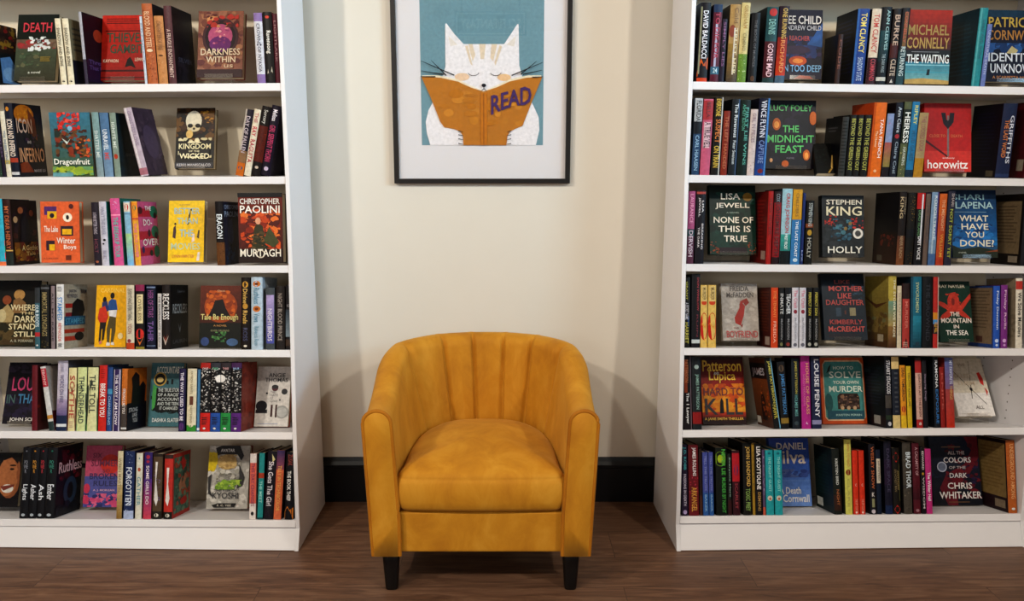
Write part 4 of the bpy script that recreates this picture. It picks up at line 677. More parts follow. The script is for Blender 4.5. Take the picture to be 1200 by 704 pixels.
F(241.4, 289.6, 596, 522, 'pale grey fantasy hardcover with green and yellow brushwork', '#b4b0a8', [('m', 0, 0, 1, 1, '#c8c4bc #a8a49c #d4d0c8', 40), ('p', [(.0, .9), (.2, .88), (.24, .72), (.16, .6), (.0, .6)], '#d0b81c'), ('m', 0, .58, .24, .9, '#dcc428 #c0a81c', 10), ('p', [(.16, .96), (.3, 1), (.75, 1), (.86, .84), (.8, .76), (.7, .86), (.3, .86), (.22, .84)], '#1d1a1c'), ('m', .2, .3, .8, .75, '#8c8880 #c4c0b4 #a8a498 #787468', 40), ('e', .46, .74, .24, .12, '#b89c64'), ('m', .25, .64, .7, .86, '#c8ac74 #a08454', 12), ('p', [(.76, .7), (.9, .5), (.86, .36), (.72, .32), (.78, .5)], '#3a3838'), ('p', [(.02, .5), (.1, .55), (.08, .3), (.16, .18), (.04, .24)], '#3a3838'), ('m', .2, .3, .84, .46, '#88a83c #6c8c30 #a8c04c', 26), ('h', 'THE RISE OF', .18, .27, .74, .31, '#26242a'), ('h', 'KYOSHI', .15, .16, .78, .26, '#1c1a1e'), ('p', [(.14, .06), (.3, .09), (.74, .09), (.7, .03), (.2, .02)], '#26221f'), ('h', 'F. C. YEE', .28, .04, .62, .07, '#b8b0a0'), ('h', 'AVATAR', .3, .9, .64, .95, '#e4e0dc')], lift=.0008, lean=6, t=.03, side='#8c2c34')
S(291.6, 299.2, 531.6, 'coral pink spine with white foot', '#d06a5c', [('b', 0, .24, '#dcd4d0'), ('t', 'THIS DAY CHANGES', .2, .86, '#7c2c4c', .25, .75), ('b', .86, 1, '#d8d0cc'), ('e', .5, .09, .24, .03, '#2c2428')], side='#8c7468')
S(301, 307.4, 531, 'slim teal spine with small red mark', '#2c8c8c', [('b', .62, .7, '#a8442c'), ('t', 'THE MEET', .25, .58, '#8cd0c8'), ('b', .0, .03, '#1c4c50')], side='#1c2428', lean=1)
S(308.4, 319.4, 529, 'black leaning spine with white handwriting', '#1f1a24', [('t', 'She Gets The Girl', .2, .85, '#d8d0d8', .2, .75), ('p', [(.5, .96), (.85, .88), (.6, .84)], '#c8c090'), ('m', .1, .02, .9, .4, '#4a2448 #2c1a30', 8)], side='#1c1820', lean=3)
S(320, 329, 528, 'orange leaning spine with violet head', '#d0704c', [('g', 0, .72, 1, 1, '#3c3460', '#8c4c5c'), ('t', 'TILLY IN TECHNICOLOR', .12, .78, '#e0a04c', .25, .75)], side='#2c2438', lean=2.5)
S(333, 343, 530, 'black spine with white lettering over orange foot', '#16141a', [('t', 'THE BOOK THIEF', .28, .72, '#f0ece8', .2, .65), ('t', 'ZUSAK', .8, .97, '#8c3428'), ('p', [(0, 0), (1, 0), (1, .18), (.6, .14), (.3, .2), (0, .12)], '#c07428')], side='#16141a', lean=1)

# ================================================================== RIGHT BOOKCASE
shelf('right', 0)
S(816, 828.2, 3, 'black spine with white lettering over orange flames', '#14141e', [('t', 'DAVID BALDACCI', .3, .9, '#e4e4ec', .3, .8), ('p', [(0, .12), (.3, .3), (.6, .22), (1, .32), (1, .16), (0, .06)], '#c85c1c'), ('b', 0, .05, '#c8481c'), ('r', .05, .1, .2, .95, '#8c8c74')], side='#14141e')
S(831.6, 841.6, 5, 'glossy crimson spine with icy blue numerals', '#5c1830', [('r', .3, .2, .55, .75, '#b0b0c8'), ('t', 'TO DIE FOR', .3, .9, '#a82c4c'), ('b', .1, .2, '#3c6c84'), ('h', '24', .25, .12, .75, .18, '#c8e0e8'), ('b', .9, 1, '#243c5c')], side='#1c1c34')
S(842.4, 848.2, 22, 'shorter thin dark purple spine', '#231a30', [('t', 'SIMPLY LIES', .25, .95, '#7a4c78')], side='#191520')
S(850.6, 862.8, 5, 'sandy olive spine with pale handwriting', '#ad8d5a', [('g', 0, 0, 1, .5, '#9c7c3c', '#4c4034'), ('e', .3, .66, .3, .08, '#8c4c3c'), ('t', 'Cold', .76, .96, '#7c5c34', .4, .8), ('r', .45, .1, .6, .7, '#d0c8c0'), ('t', 'TRUST HER', .1, .7, '#d8c89c', .45, .8)], side='#3c3428')
S(863.4, 873.6, 3, 'butter yellow spine with leafy green foot', '#d0c088', [('b', 0, .36, '#6c8c34'), ('m', .05, .02, .95, .38, '#88a84c #5a7c2c #c8d0a0', 14), ('t', 'GRISHAM', .68, .97, '#b08c4c', .3, .8), ('t', 'CAMINO', .4, .62, '#8c7c4c', .3, .7)], side='#2c2c20')
S(876, 886, 15, 'plain black spine with faint grey lettering', '#141418', [('t', 'THE BOOK OF MURDER', .22, .9, '#4c4c50', .35, .65), ('e', .5, .06, .25, .04, '#5c3c24')], side='#101014')
S(893, 906.4, 8, 'teal spine with red disc and pearly lettering below', '#1f4c50', [('b', 0, .55, '#4c1420'), ('e', .55, .93, .34, .05, '#b82c2c'), ('t', 'DENNIS', .64, .84, '#7cb0a8', .2, .8), ('t', 'GONE MAD', .08, .52, '#e4b8c0', .25, .75), ('b', 0, .07, '#1c3c3c')], back=[('r', 0, 0, 1, 1, '#101014')], side='#101014')
S(907.6, 919, 7, 'leaning plum to scarlet spine with gold lettering', '#2c1628', [('g', 0, .08, 1, .6, '#8c241c', '#c0401c'), ('b', 0, .1, '#4c6478'), ('t', 'ONE RUNNING', .58, .97, '#c8a44c', .3, .8), ('t', 'RICHARD', .14, .56, '#d8803c', .3, .75)], side='#1a121c', lean=0)
F(915, 962.6, 92.6, 11.5, 'navy thriller with storm clouds, fire glow and pale block lettering', '#141834', [('g', 0, 0, 1, 1, '#101630', '#1c1a34'), ('m', .05, .3, 1, .62, '#2c3a6c #1c2a54 #3c2c54 #243c70', 30), ('p', [(.62, .5), (1, .46), (1, .82), (.9, .74), (.78, .62)], '#2c5c98'), ('e', .35, .42, .35, .06, '#3a2440'), ('e', .4, .26, .22, .07, '#c0501c'), ('e', .4, .26, .13, .035, '#e89040'), ('h', 'LEE CHILD', .05, .79, .96, .91, '#d8d0cc'), ('h', 'ANDREW CHILD', .03, .7, .96, .77, '#b8b4b8'), ('h', 'REACHER', .18, .55, .68, .62, '#a8302c'), ('h', 'IN TOO DEEP', .02, .1, .98, .2, '#6ca4d0'), ('p', [(.3, .0), (.45, .05), (.7, .04), (.8, 0)], '#b84c1c')], v=.07, lean=9, easel=True, t=.028)
S(978, 984, 40, 'low thin brown spine in the gap after the fire cover', '#3a2018', [('t', 'CODE', .3, .9, '#7c4434')], side='#141418')
S(998, 1011.8, 10, 'royal blue spine with yellow and white block lettering', '#23468c', [('r', .0, 0, .16, 1, '#3c6cac'), ('t', 'TOM CLANCY', .42, .94, '#e0cc58', .28, .78), ('t', 'SHADOW STATE', .05, .36, '#a8b8d0', .3, .75)], back=[('bars', .1, .15, .9, .9, 14, '#1c2444')], side='#10121c')
S(1014.6, 1025.4, 10, 'cream spine with scarlet lettering and maroon foot', '#d8cbb8', [('t', 'TOM CLANCY', .42, .93, '#b8342c', .2, .8), ('b', 0, .36, '#3c1a24'), ('t', 'COMMAND', .05, .34, '#b0303c', .25, .8)], side='#1c1820')
S(1026.2, 1037.4, 8, 'black and teal spine with pale lettering', '#161c24', [('g', 0, .3, 1, .7, '#1f4c54', '#182c34'), ('t', 'ANN CLEEVES', .45, .96, '#98c0c0', .45, .8), ('t', 'THE DARK WIVES', .16, .4, '#8c9ca0', .35, .7), ('b', .05, .1, '#c8c8c0')], side='#14161c')
S(1039.2, 1048.6, 10, 'black and rust spine with large tan lettering', '#221a1c', [('b', .36, .55, '#4c1c1c'), ('t', 'BURKE', .52, .92, '#b89c88', .2, .85), ('t', 'CLETE', .12, .34, '#c0ac98', .2, .85), ('p', [(.3, .03), (.5, .08), (.7, .03)], '#d8d0c8')], side='#181418')
S(1049.6, 1058.6, 9, 'dark spine with teal base and ochre streak', '#1c2028', [('b', 0, .45, '#2c4c54'), ('r', .3, .5, .8, .95, '#7c5c34'), ('t', 'RETURNING', .12, .5, '#c0d0d0', .2, .8), ('t', 'CONNELLY', .55, .95, '#b04c34', .3, .7)], side='#14181c')
F(1059.4, 1111, 98.6, 11.5, 'red to teal crime novel with gold author name and white title', '#3a1410', [('g', 0, .42, 1, 1, '#a82c14', '#2c1010'), ('r', 0, .36, 1, .46, '#15161a'), ('h', 'MICHAEL', .02, .66, .94, .8, '#9c7c30'), ('h', 'CONNELLY', .0, .48, .96, .63, '#a88634'), ('bars', .12, .425, .85, .445, 1, '#8c8c90'), ('g', 0, 0, 1, .3, '#2c7c94', '#7cb0b0'), ('h', 'THE WAITING', .02, .28, .97, .4, '#e8ecec'), ('r', 0, .25, 1, .265, '#8cc0cc'), ('r', 0, .15, 1, .17, '#4c9cac'), ('p', [(0, 0), (1, 0), (1, .05), (.4, .08), (0, .06)], '#b89c5c'), ('p', [(.48, .12), (.5, .2), (.56, .2), (.55, .12)], '#141c20')], v=.012, lean=5, t=.03)
S(1138.6, 1148.4, 9, 'tall turquoise spine with dark teal back cover', '#2c8c94', [('r', .1, 0, .25, 1, '#58aab0'), ('t', 'DEAD AND GONE', .35, .85, '#1c5c6c', .4, .7)], back=[('bars', .1, .15, .9, .85, 13, '#184454')], side='#0f3442')
S(1149.4, 1155, 28, 'shorter slim periwinkle spine', '#7080b8', [('t', 'UNNATURAL DEATH', .2, .9, '#a8b4d8')], side='#1c2c4c')
F(1153.4, 1216, 96, 12, 'navy crime novel with gold and white lettering at the photo edge', '#151c34', [('r', 0, .9, 1, 1, '#1c3c54'), ('h', 'PATRICIA', .06, .76, .96, .9, '#b89c3c'), ('h', 'CORNWELL', .04, .58, .98, .72, '#a8742c'), ('r', 0, .48, 1, .54, '#3c6cac'), ('m', .0, .4, 1, .54, '#2c5c98 #1c3c6c', 14), ('p', [(.4, .4), (.5, .5), (.62, .44), (.56, .38)], '#b8b084'), ('h', 'IDENTITY', .06, .28, .96, .4, '#d4dce8'), ('h', 'UNKNOWN', .1, .12, .98, .25, '#d4dce8'), ('h', 'A SCARPETTA NOVEL', .14, .04, .9, .08, '#b0743c')], v=.07, lean=10, easel=True, t=.03)

shelf('right', 1)
S(810, 819, 115, 'dark blue spine with white top lettering', '#2c4868', [('b', .7, 1, '#b4b8bc'), ('t', 'FLORIDA', .7, .97, '#26282c', .2, .85), ('b', .54, .7, '#1c2028'), ('t', 'CARL HIAASEN', .06, .52, '#8cb0cc', .25, .75)], side='#1c242c')
S(820, 831.4, 116, 'rose pink spine with black lettering', '#c0607c', [('b', .73, .98, '#a83a40'), ('t', 'BELLA', .76, .96, '#5c1c28', .3, .7), ('r', .15, .36, .8, .7, '#d8b8c0'), ('t', 'A TRUE VEIL', .36, .7, '#2c1c24', .2, .85)], side='#7c3448')
S(833, 843, 114, 'black spine with bold yellow lettering', '#1c1a18', [('t', 'EVERYONE', .76, .98, '#d8b848', .15, .7), ('t', 'SUSPECT', .42, .72, '#c8722c', .2, .8), ('t', 'ON TRAIN', .1, .38, '#d0b040', .15, .8), ('r', .82, 0, .95, 1, '#c8c4bc')], side='#1c1a18')
S(844, 851.6, 130, 'shorter brick red spine', '#84301f', [('t', 'THE LEFT HANDED', .1, .92, '#b0603c')], side='#1c1818')
S(853, 862, 116, 'slate black spine with white lettering, blue edge', '#20262c', [('r', .86, 0, 1, 1, '#4c6484'), ('t', 'The Ravenous', .5, .94, '#d0d8dc', .35, .8), ('t', 'Peter Swanson', .15, .46, '#c0c8cc', .35, .75)], side='#10141a')
S(863, 874.4, 117, 'dark green spine with mint lettering', '#14241f', [('t', 'ASHLEY ELSTON', .6, .94, '#4c9c84', .2, .5), ('t', 'FIRST LIE WINS', .14, .9, '#4c9c8c', .5, .82)], side='#131a1a')
S(875, 883.4, 128, 'shorter blush white spine', '#cfc0bc', [('t', 'GIRL IN PIECES', .5, .94, '#8c747c'), ('m', .1, .05, .9, .45, '#b08c90 #d8c8c4', 10)], side='#14162a')
S(884, 896.4, 115, 'navy to blue spine with white lettering at its head', '#171a34', [('g', 0, 0, 1, .45, '#1c2450', '#244c90'), ('r', .82, 0, 1, 1, '#4c84c0'), ('t', 'VINCE FLYNN', .5, .97, '#d4d4e0', .2, .7), ('t', 'CAPTURE', .16, .46, '#6c84b8', .2, .7), ('e', .5, .06, .25, .03, '#7c2c34')], side='#101224')
F(896, 955, 197.6, 117.5, 'black thriller with acid green lettering and glowing lanterns', '#18131c', [('m', 0, .1, 1, .9, '#1f1726 #16121a #241a2c', 30), ('h', 'LUCY FOLEY', .08, .84, .92, .93, '#3c9c4c'), ('h', 'THE', .34, .53, .66, .63, '#44b454'), ('h', 'MIDNIGHT', .04, .38, .96, .49, '#44b454'), ('h', 'FEAST', .2, .23, .76, .34, '#44b454'), ('e', .22, .65, .08, .09, '#c0641c'), ('e', .22, .64, .05, .05, '#e89c48'), ('e', .94, .74, .07, .1, '#c0641c'), ('e', .82, .2, .07, .08, '#c0641c'), ('e', .82, .19, .04, .05, '#e89c48'), ('e', .4, .07, .07, .05, '#b85c1c'), ('e', .12, .12, .03, .03, '#d8a070'), ('h', 'A NOVEL', .42, .14, .58, .165, '#6c6470')], v=.07, lean=9, easel=True, t=.028)
F(957, 979, 204.6, 168, 'small black paperback with curled yellow page edge lying slanted', '#121210', [('p', [(.6, .02), (.84, .2), (.95, .6), (.98, .6), (.9, .18), (.7, .02)], '#a8843c'), ('p', [(.8, .2), (.92, .6), (.97, .6), (.88, .16)], '#c8a45c'), ('m', .05, .3, .7, .9, '#1c2420 #20201c', 10)], v=.03, lean=28, t=.02, hard=False)
S(982, 989.6, 137, 'grey striped spine with black back cover', '#3c3c3a', [('bars', .05, .05, .95, .95, 16, '#22221f')], back=[('bars', .2, .75, .8, .85, 2, '#4c4c50')], side='#0e0e14')
for k, (a, b) in enumerate(((991, 998.6), (999.4, 1006.6), (1007.6, 1016))):
    S(a, b, 134.5, ['left', 'middle', 'right'][k] + ' one of three black spines with yellow green lettering', '#1a1a1a', [('t', 'BEYOND THE GREEN OUT', .1, .94, '#a8a848', .2, .8)], side='#151515', group='three black volumes with yellow green lettering')
S(1017, 1031.8, 120, 'bright orange spine with white lettering', '#d8701c', [('r', 0, 0, .16, 1, '#b8541a'), ('t', 'TANA FRENCH', .26, .78, '#f4e8dc', .56, .82), ('t', 'The Hunter', .4, .62, '#f0c89c', .26, .44), ('e', .5, .08, .12, .02, '#e8b88c')], side='#b8481a')
S(1033.4, 1041.4, 133, 'shorter pastel blue to red spine', '#8c9cc0', [('b', 0, .16, '#221a20'), ('g', 0, .16, 1, .55, '#a85c5c', '#8c8448'), ('m', .1, .7, .9, .98, '#c07c90 #8c9cc8', 8)], side='#14161c')
S(1042.4, 1050.6, 120, 'navy spine with white handwriting and red heart', '#1c2230', [('t', 'Ann Claire', .6, .94, '#b8c4d0', .3, .8), ('e', .5, .55, .32, .03, '#a8343c'), ('t', 'Claire Cosi', .05, .48, '#8c9cac', .3, .75)], side='#10121a')
S(1051.8, 1060.4, 119, 'mossy spine with large white block lettering', '#5c6448', [('b', .45, .9, '#26302c'), ('m', .05, 0, .95, .45, '#7c8458 #4c5c3c #a89c6c', 16), ('t', 'HEIRESS', .46, .86, '#ecf0ec', .15, .9), ('t', 'HAWKINS', .16, .4, '#c8d0c4', .3, .7)], side='#1c241f')
S(1061, 1069.6, 119, 'cerulean spine with yellow author block', '#2c7ca8', [('r', .2, .7, .8, .95, '#3c8cb4'), ('t', 'RIPLEY', .7, .95, '#d0cc5c', .3, .75), ('t', 'MIND GAMES', .22, .62, '#16567c', .25, .8), ('b', 0, .1, '#1c3448')], side='#141c2c')
S(1070.4, 1081, 132, 'shorter pale tan and gold spine', '#a8946c', [('b', 0, .3, '#b08428'), ('t', 'THE LOCKED DOOR', .4, .95, '#8c5c54')], side='#2c2024')
F(1083, 1138, 201, 121, 'scarlet mystery with black arrow and white author panel', '#b01c18', [('g', 0, .3, 1, 1, '#a81a16', '#b8221c'), ('r', 0, 0, 1, .3, '#cc382c'), ('r', .485, .22, .525, .82, '#7c6c68'), ('p', [(.36, .84), (.4, .7), (.5, .62), (.62, .72), (.64, .86), (.5, .74)], '#241c24'), ('p', [(.48, .24), (.5, .2), (.0, .44), (.0, .48)], '#4c1014'), ('p', [(.35, .86), (.45, .86), (.49, .64), (.42, .68)], '#221820'), ('p', [(.64, .86), (.54, .86), (.51, .64), (.58, .68)], '#221820'), ('h', 'CLOSE TO', .1, .5, .44, .54, '#c8642c'), ('h', 'DEATH', .56, .5, .8, .54, '#c8642c'), ('h', 'anthony', .38, .18, .64, .21, '#e8c8c0'), ('h', 'horowitz', .06, .04, .92, .17, '#f4e8e4')], v=.055, lean=11, easel=True, t=.028)
S(1166.4, 1182.6, 121, 'tall midnight blue spine with white and orange lettering', '#1d2748', [('t', 'GRIFFITHS', .2, .84, '#ccd0dc', .55, .85), ('t', 'THE LAST WORD', .28, .78, '#c0702c', .2, .5), ('b', .02, .06, '#2c3c64')], back=[('bars', .15, .15, .85, .9, 16, '#1f1c34'), ('r', .68, .02, .92, .1, '#5c5444')], side='#14121e')
S(1200, 1212, 119, 'wine red book cut by the right edge of the photo', '#5c1420', [], back=[('m', .2, .1, .9, .9, '#5a101c #4c0e18', 12), ('r', .75, .1, .95, .25, '#9c9080')], side='#520f1a')

shelf('right', 2)
S(804.4, 812.6, 224, 'orchid pink spine with teal lower half', '#a4547c', [('b', 0, .38, '#5c3448'), ('b', .38, .48, '#2c4c50'), ('t', 'LAURANCE', .56, .96, '#d890b0', .25, .75), ('t', 'DERVISH', .1, .46, '#c8b8c8', .2, .8)], side='#2c2028')
S(814, 824.6, 223, 'black spine with two columns of white lettering', '#1f1c24', [('t', 'JEWELL', .64, .9, '#dcd8dc', .2, .42), ('t', 'LISA', .7, .86, '#dcd8dc', .58, .8), ('t', 'BREAKING', .2, .55, '#d0ccd0', .6, .82), ('t', 'THE DARK', .22, .5, '#d0ccd0', .22, .42), ('b', .95, .98, '#a84c44')], side='#18161c')
F(832, 886, 298, 217, 'bottle green thriller with cream capital lettering and amber moon', '#123227', [('g', 0, 0, 1, 1, '#10241f', '#164034'), ('m', 0, .1, 1, .9, '#14382c #102a22 #184438', 26), ('m', .0, .0, .2, .2, '#7c3a24 #a0502c', 8), ('m', .82, .0, 1, .18, '#7c3a24 #a0502c', 8), ('e', .82, .83, .1, .06, '#8c6c24'), ('h', 'LISA', .24, .79, .66, .88, '#e8dfcc'), ('h', 'JEWELL', .12, .65, .86, .74, '#e8dfcc'), ('h', 'A NOVEL', .36, .59, .64, .61, '#8c9c8c'), ('h', 'NONE OF', .08, .45, .94, .54, '#e8dfcc'), ('h', 'THIS IS', .18, .32, .88, .41, '#e8dfcc'), ('h', 'TRUE', .3, .18, .8, .27, '#e8dfcc'), ('r', .2, .02, .8, .1, '#2c1c24')], v=.075, lean=9, easel=True, t=.03)
S(897.4, 903.4, 224, 'crimson spine with dark red back cover', '#9c1f1c', [('r', .3, 0, .5, 1, '#b02c26'), ('t', 'RED RIVER', .4, .9, '#6c1414')], back=[('bars', .1, .25, .9, .9, 13, '#8c2420'), ('r', .7, .06, .95, .18, '#a88c80')], side='#6c1614')
S(904.4, 912.8, 224.5, 'red and black spine with tight lettering', '#2c181c', [('b', .1, .85, '#8c1f24'), ('t', 'LONGMIRE DEPTH', .12, .84, '#3c0c10', .2, .8), ('t', 'COX', .86, .97, '#7c8c94')], side='#20161a')
S(913.6, 925.4, 221, 'icy blue spine with red author name', '#9cc0cc', [('t', 'CRAIG JOHNSON', .42, .94, '#b03034', .25, .75), ('b', 0, .18, '#141c20'), ('g', 0, .18, 1, .4, '#3c9c94', '#2c7c78'), ('t', 'FIRST FROST', .2, .4, '#e0ecec', .35, .65)], side='#2c3c44')
S(926, 937, 222, 'yellow topped spine above blue', '#3c7cb0', [('b', .6, 1, '#c8982c'), ('t', 'CHILDERS', .64, .95, '#7c5c1c', .3, .6), ('t', 'THE LAST COAST', .1, .58, '#e8f0f4', .35, .65), ('e', .5, .06, .25, .025, '#c8dce8')], side='#1c2c50')
S(937.8, 941, 226, 'narrow cobalt spine', '#1f3068', [('t', 'LIZ', .04, .2, '#8c9cc8')], side='#14141c')
S(942.4, 951.4, 235, 'black spine with grey and amber lettering', '#191714', [('t', 'STEPHEN KING', .6, .96, '#a8b0b0', .25, .75), ('b', .58, .64, '#8c4c2c'), ('e', .5, .5, .3, .045, '#b89434'), ('t', 'HOLLY', .1, .42, '#a8a8a0', .25, .75)], side='#17140f')
F(963.6, 1013, 301, 229, 'charcoal horror novel with red and teal blossoms and round sticker', '#26282a', [('m', 0, .1, 1, .9, '#2c3032 #222628 #34383a', 20), ('h', 'STEPHEN', .1, .85, .94, .93, '#dcd4c0'), ('h', 'KING', .1, .67, .94, .82, '#dcd0ac'), ('m', .06, .5, .36, .68, '#a82c24 #c03c2c', 10), ('m', .68, .46, .98, .64, '#a82c24 #c03c2c', 8), ('m', .2, .26, .7, .62, '#3c6478 #2c4c5c #4c7884', 18), ('e', .55, .46, .04, .03, '#8c7444'), ('e', .66, .54, .04, .03, '#8c7444'), ('e', .84, .38, .12, .085, '#e0dcd4'), ('e', .84, .38, .07, .05, '#4c4a48'), ('h', 'HOLLY', .12, .06, .94, .17, '#e0dcd0')], v=.065, lean=8, easel=True, t=.03, yaw=0)
S(1050, 1058.8, 224.7, 'black brown spine with tan author name, dark back cover', '#241c1a', [('t', 'STEPHEN', .7, .93, '#8c7c64', .6, .85), ('t', 'KING', .64, .93, '#b09c78', .1, .5), ('g', 0, 0, 1, .4, '#5c3a2a', '#7c4c2c'), ('t', 'NEVER FLINCH', .1, .4, '#a08464', .3, .7)], back=[('g', 0, 0, 1, .45, '#1c1416', '#3c2418'), ('m', .3, .25, .9, .42, '#6c2c20 #4c2018', 8), ('r', .2, .04, .42, .12, '#5c5448')], side='#14131a')
S(1060, 1069.6, 225.5, 'black spine with speckled gold ornament', '#1a1814', [('m', .3, .6, .95, .96, '#7c6024 #9c7c34', 14), ('m', .3, .02, .9, .2, '#5c4420 #7c5c24', 6), ('b', .38, .5, '#14161c')], side='#131216')
S(1070.6, 1080, 226, 'black spine with scarlet head and white lettering', '#17171c', [('b', .78, 1, '#b02424'), ('r', .55, .3, .75, .98, '#d8dce4'), ('t', 'DEAD ISLAND', .4, .76, '#4c7c4c', .2, .5), ('t', 'LAST VOICE', .08, .4, '#e0e0e4', .3, .72)], side='#1c161c')
S(1081, 1086.4, 227, 'thin taupe spine', '#6c5c54', [('t', 'THE MURMUR', .3, .9, '#4c4040')], side='#2c2430')
S(1087.4, 1095.8, 225, 'powder blue spine with violet edge', '#7c98b4', [('r', .8, .4, 1, 1, '#5c4484'), ('r', .3, .1, .5, .9, '#a8bccc'), ('b', 0, .16, '#486a98'), ('t', 'ROUGH TRADE', .35, .95, '#d0dce4', .35, .7)], side='#3c3c58')
S(1096.6, 1105.4, 227, 'burnt orange spine with pale lettering', '#b4502a', [('b', .7, 1, '#c46428'), ('b', .0, .1, '#a83c24'), ('t', 'THE MIDNIGHT', .48, .92, '#d8a078', .3, .7), ('t', 'WILLIAM', .12, .44, '#c88c34', .3, .7)], side='#4c2418')
S(1106.4, 1115, 224, 'dusky blue spine with lime lettering', '#2c2c40', [('t', 'SHARI', .8, .97, '#a89c9c', .4, .8), ('t', 'NOT SORRY YET', .1, .76, '#a0ac3c', .3, .72)], side='#1c1c2c')
F(1116.4, 1169, 301.7, 222.5, 'blue storm sky thriller with cream question title', '#1c3454', [('g', 0, .3, 1, 1, '#142c48', '#1f64a0'), ('g', 0, .0, 1, .3, '#2874b0', '#26302c'), ('m', .0, .15, 1, .5, '#2c7cc0 #1c5490 #2468a4 #1a4070', 30), ('p', [(0, 0), (1, 0), (1, .1), (.6, .16), (.2, .12), (0, .18)], '#2c3428'), ('p', [(.7, .08), (1, .12), (1, .09)], '#8c4c2c'), ('h', 'SHARI', .02, .85, .72, .93, '#8cb8c4'), ('h', 'LAPENA', .08, .72, .92, .82, '#a0c4cc'), ('bars', .06, .66, .86, .68, 1, '#7ca0b4'), ('h', 'WHAT', .16, .53, .8, .62, '#e0dcc8'), ('h', 'HAVE', .2, .41, .8, .5, '#e0dcc8'), ('h', 'YOU', .28, .29, .7, .38, '#e0dcc8'), ('h', 'DONE?', .16, .16, .92, .26, '#e0dcc8'), ('h', 'A NOVEL', .12, .06, .3, .08, '#b0b8a8')], v=.055, lean=9, easel=True, t=.028)
S(1196, 1206, 227, 'black book with tan printed back at the photo edge', '#1c1a22', [('t', 'BEAUTIFUL UGLY', .3, .9, '#8c8c98')], back=[('r', .08, .16, .92, .9, '#7c6a50'), ('bars', .16, .3, .84, .85, 12, '#5c4c3a'), ('r', .6, .04, .9, .13, '#8c8070')], side='#1c1412')

shelf('right', 3)
S(799.4, 808.6, 325, 'black spine with yellow and white lettering', '#1a1c1a', [('t', 'GRANT', .68, .94, '#b0ac3c', .3, .6), ('t', 'A SECRET NAME', .4, .64, '#c8c8d0', .2, .75), ('t', 'HARRIET', .06, .36, '#b8b044', .2, .75), ('r', .6, .3, .85, .45, '#2c4c7c')], side='#16181a')
S(810.6, 820.4, 321, 'taller black spine with thin red lettering', '#1b1a1f', [('t', 'DON WINSLOW', .5, .95, '#a02c34', .6, .85), ('b', .06, .11, '#c0c8c8'), ('t', 'RUIN', .15, .45, '#6c2430', .55, .75)], side='#14141a')
for k, (a, b) in enumerate(((821, 829), (829.8, 839.2))):
    S(a, b, 334, ('left', 'right')[k] + ' one of two cream spines with red sunburst', '#d8b868', [('e', .5, .34, .6, .22, '#c02a1c'), ('p', [(0, .36), (.3, .4), (.8, .3), (.8, .36), (.4, .34)], '#d8a048'), ('p', [(0, 0), (1, 0), (1, .06), (.6, .16), (0, .06)], '#d8b050'), ('e', .5, .72, .4, .04, '#c84c24'), ('r', .15, .74, .85, .98, '#d8c080'), ('t', 'MURDER', .76, .96, '#6c5420', .25, .75)], side='#a88a4c', group='two matching sunburst volumes')
F(847.4, 890, 399, 332, 'grey thriller with a red necktie on the cover', '#aaa29a', [('m', 0, 0, 1, 1, '#b0a8a0 #a09890 #b8b0a8', 30), ('h', 'FREIDA', .24, .86, .76, .95, '#3c3430'), ('h', 'McFADDEN', .14, .75, .88, .84, '#3c3430'), ('p', [(.48, .62), (.55, .7), (.7, .74), (.76, .66), (.66, .6), (.6, .66)], '#8c3024'), ('p', [(.52, .7), (.64, .6), (.6, .44), (.5, .26), (.36, .3), (.34, .4), (.48, .56)], '#9c2c20'), ('p', [(.5, .26), (.54, .22), (.56, .3)], '#7c2018'), ('h', 'THE', .3, .2, .44, .23, '#7c4038'), ('h', 'BOYFRIEND', .1, .05, .96, .17, '#a4302c')], v=.06, lean=9, easel=True, t=.026)
S(903.6, 911.8, 337, 'orange red paperback spine with maroon back', '#c84a20', [('t', 'THE TENANT', .5, .95, '#e0803c', .3, .7), ('t', 'FREIDA', .08, .44, '#e8a890', .3, .7)], back=[('bars', .1, .25, .9, .95, 14, '#6c3424'), ('r', .6, .04, .92, .18, '#a89488')], side='#4a1a16')
for nm, a, b, w, c1, c0, ds in (('INMATE', 913, 918.8, 0, '#b8b8b8', '#1d1e20', 'black paperback spine with small grey lettering'), ('TEACHER', 919.8, 927.4, 0, '#d8dce0', '#1a1b20', 'black paperback spine with large white lettering'), ):
    S(a, b, 337, ds, c0, [('t', nm, .56, .9, c1, .2, .85), ('t', 'McFADDEN', .14, .48, '#8c8c90', .35, .7), ('e', .5, .06, .3, .03, '#8c3c34' if nm == 'TEACHER' else '#7c7c54')], side='#17171a')
for k, (a, b) in enumerate(((928.2, 935.8), (937, 944.6))):
    S(a, b, 337, ('left', 'right')[k] + ' one of two white spines with pink script', '#ccccd4', [('t', 'The Crash', .66, .96, '#c86c84', .25, .8), ('e', .5, .6, .28, .035, '#8c3444'), ('t', 'McFADDEN', .12, .5, '#8c8c98', .35, .65), ('e', .5, .05, .3, .03, '#6c6c78')], side='#a8a8b0', group='two white paperbacks with pink script')
for k, (a, b) in enumerate(((945.6, 952), (953, 959.6))):
    S(a, b, 337, ('left', 'right')[k] + ' one of two black spines with yellow lettering', '#17181a', [('t', 'PERFECT SON', .54, .92, '#b8ac3c', .25, .75), ('t', 'McFADDEN', .14, .48, '#8c8c8c', .35, .7), ('e', .5, .06, .3, .03, '#b0b0a8')], side='#141416', group='two black paperbacks with yellow lettering')
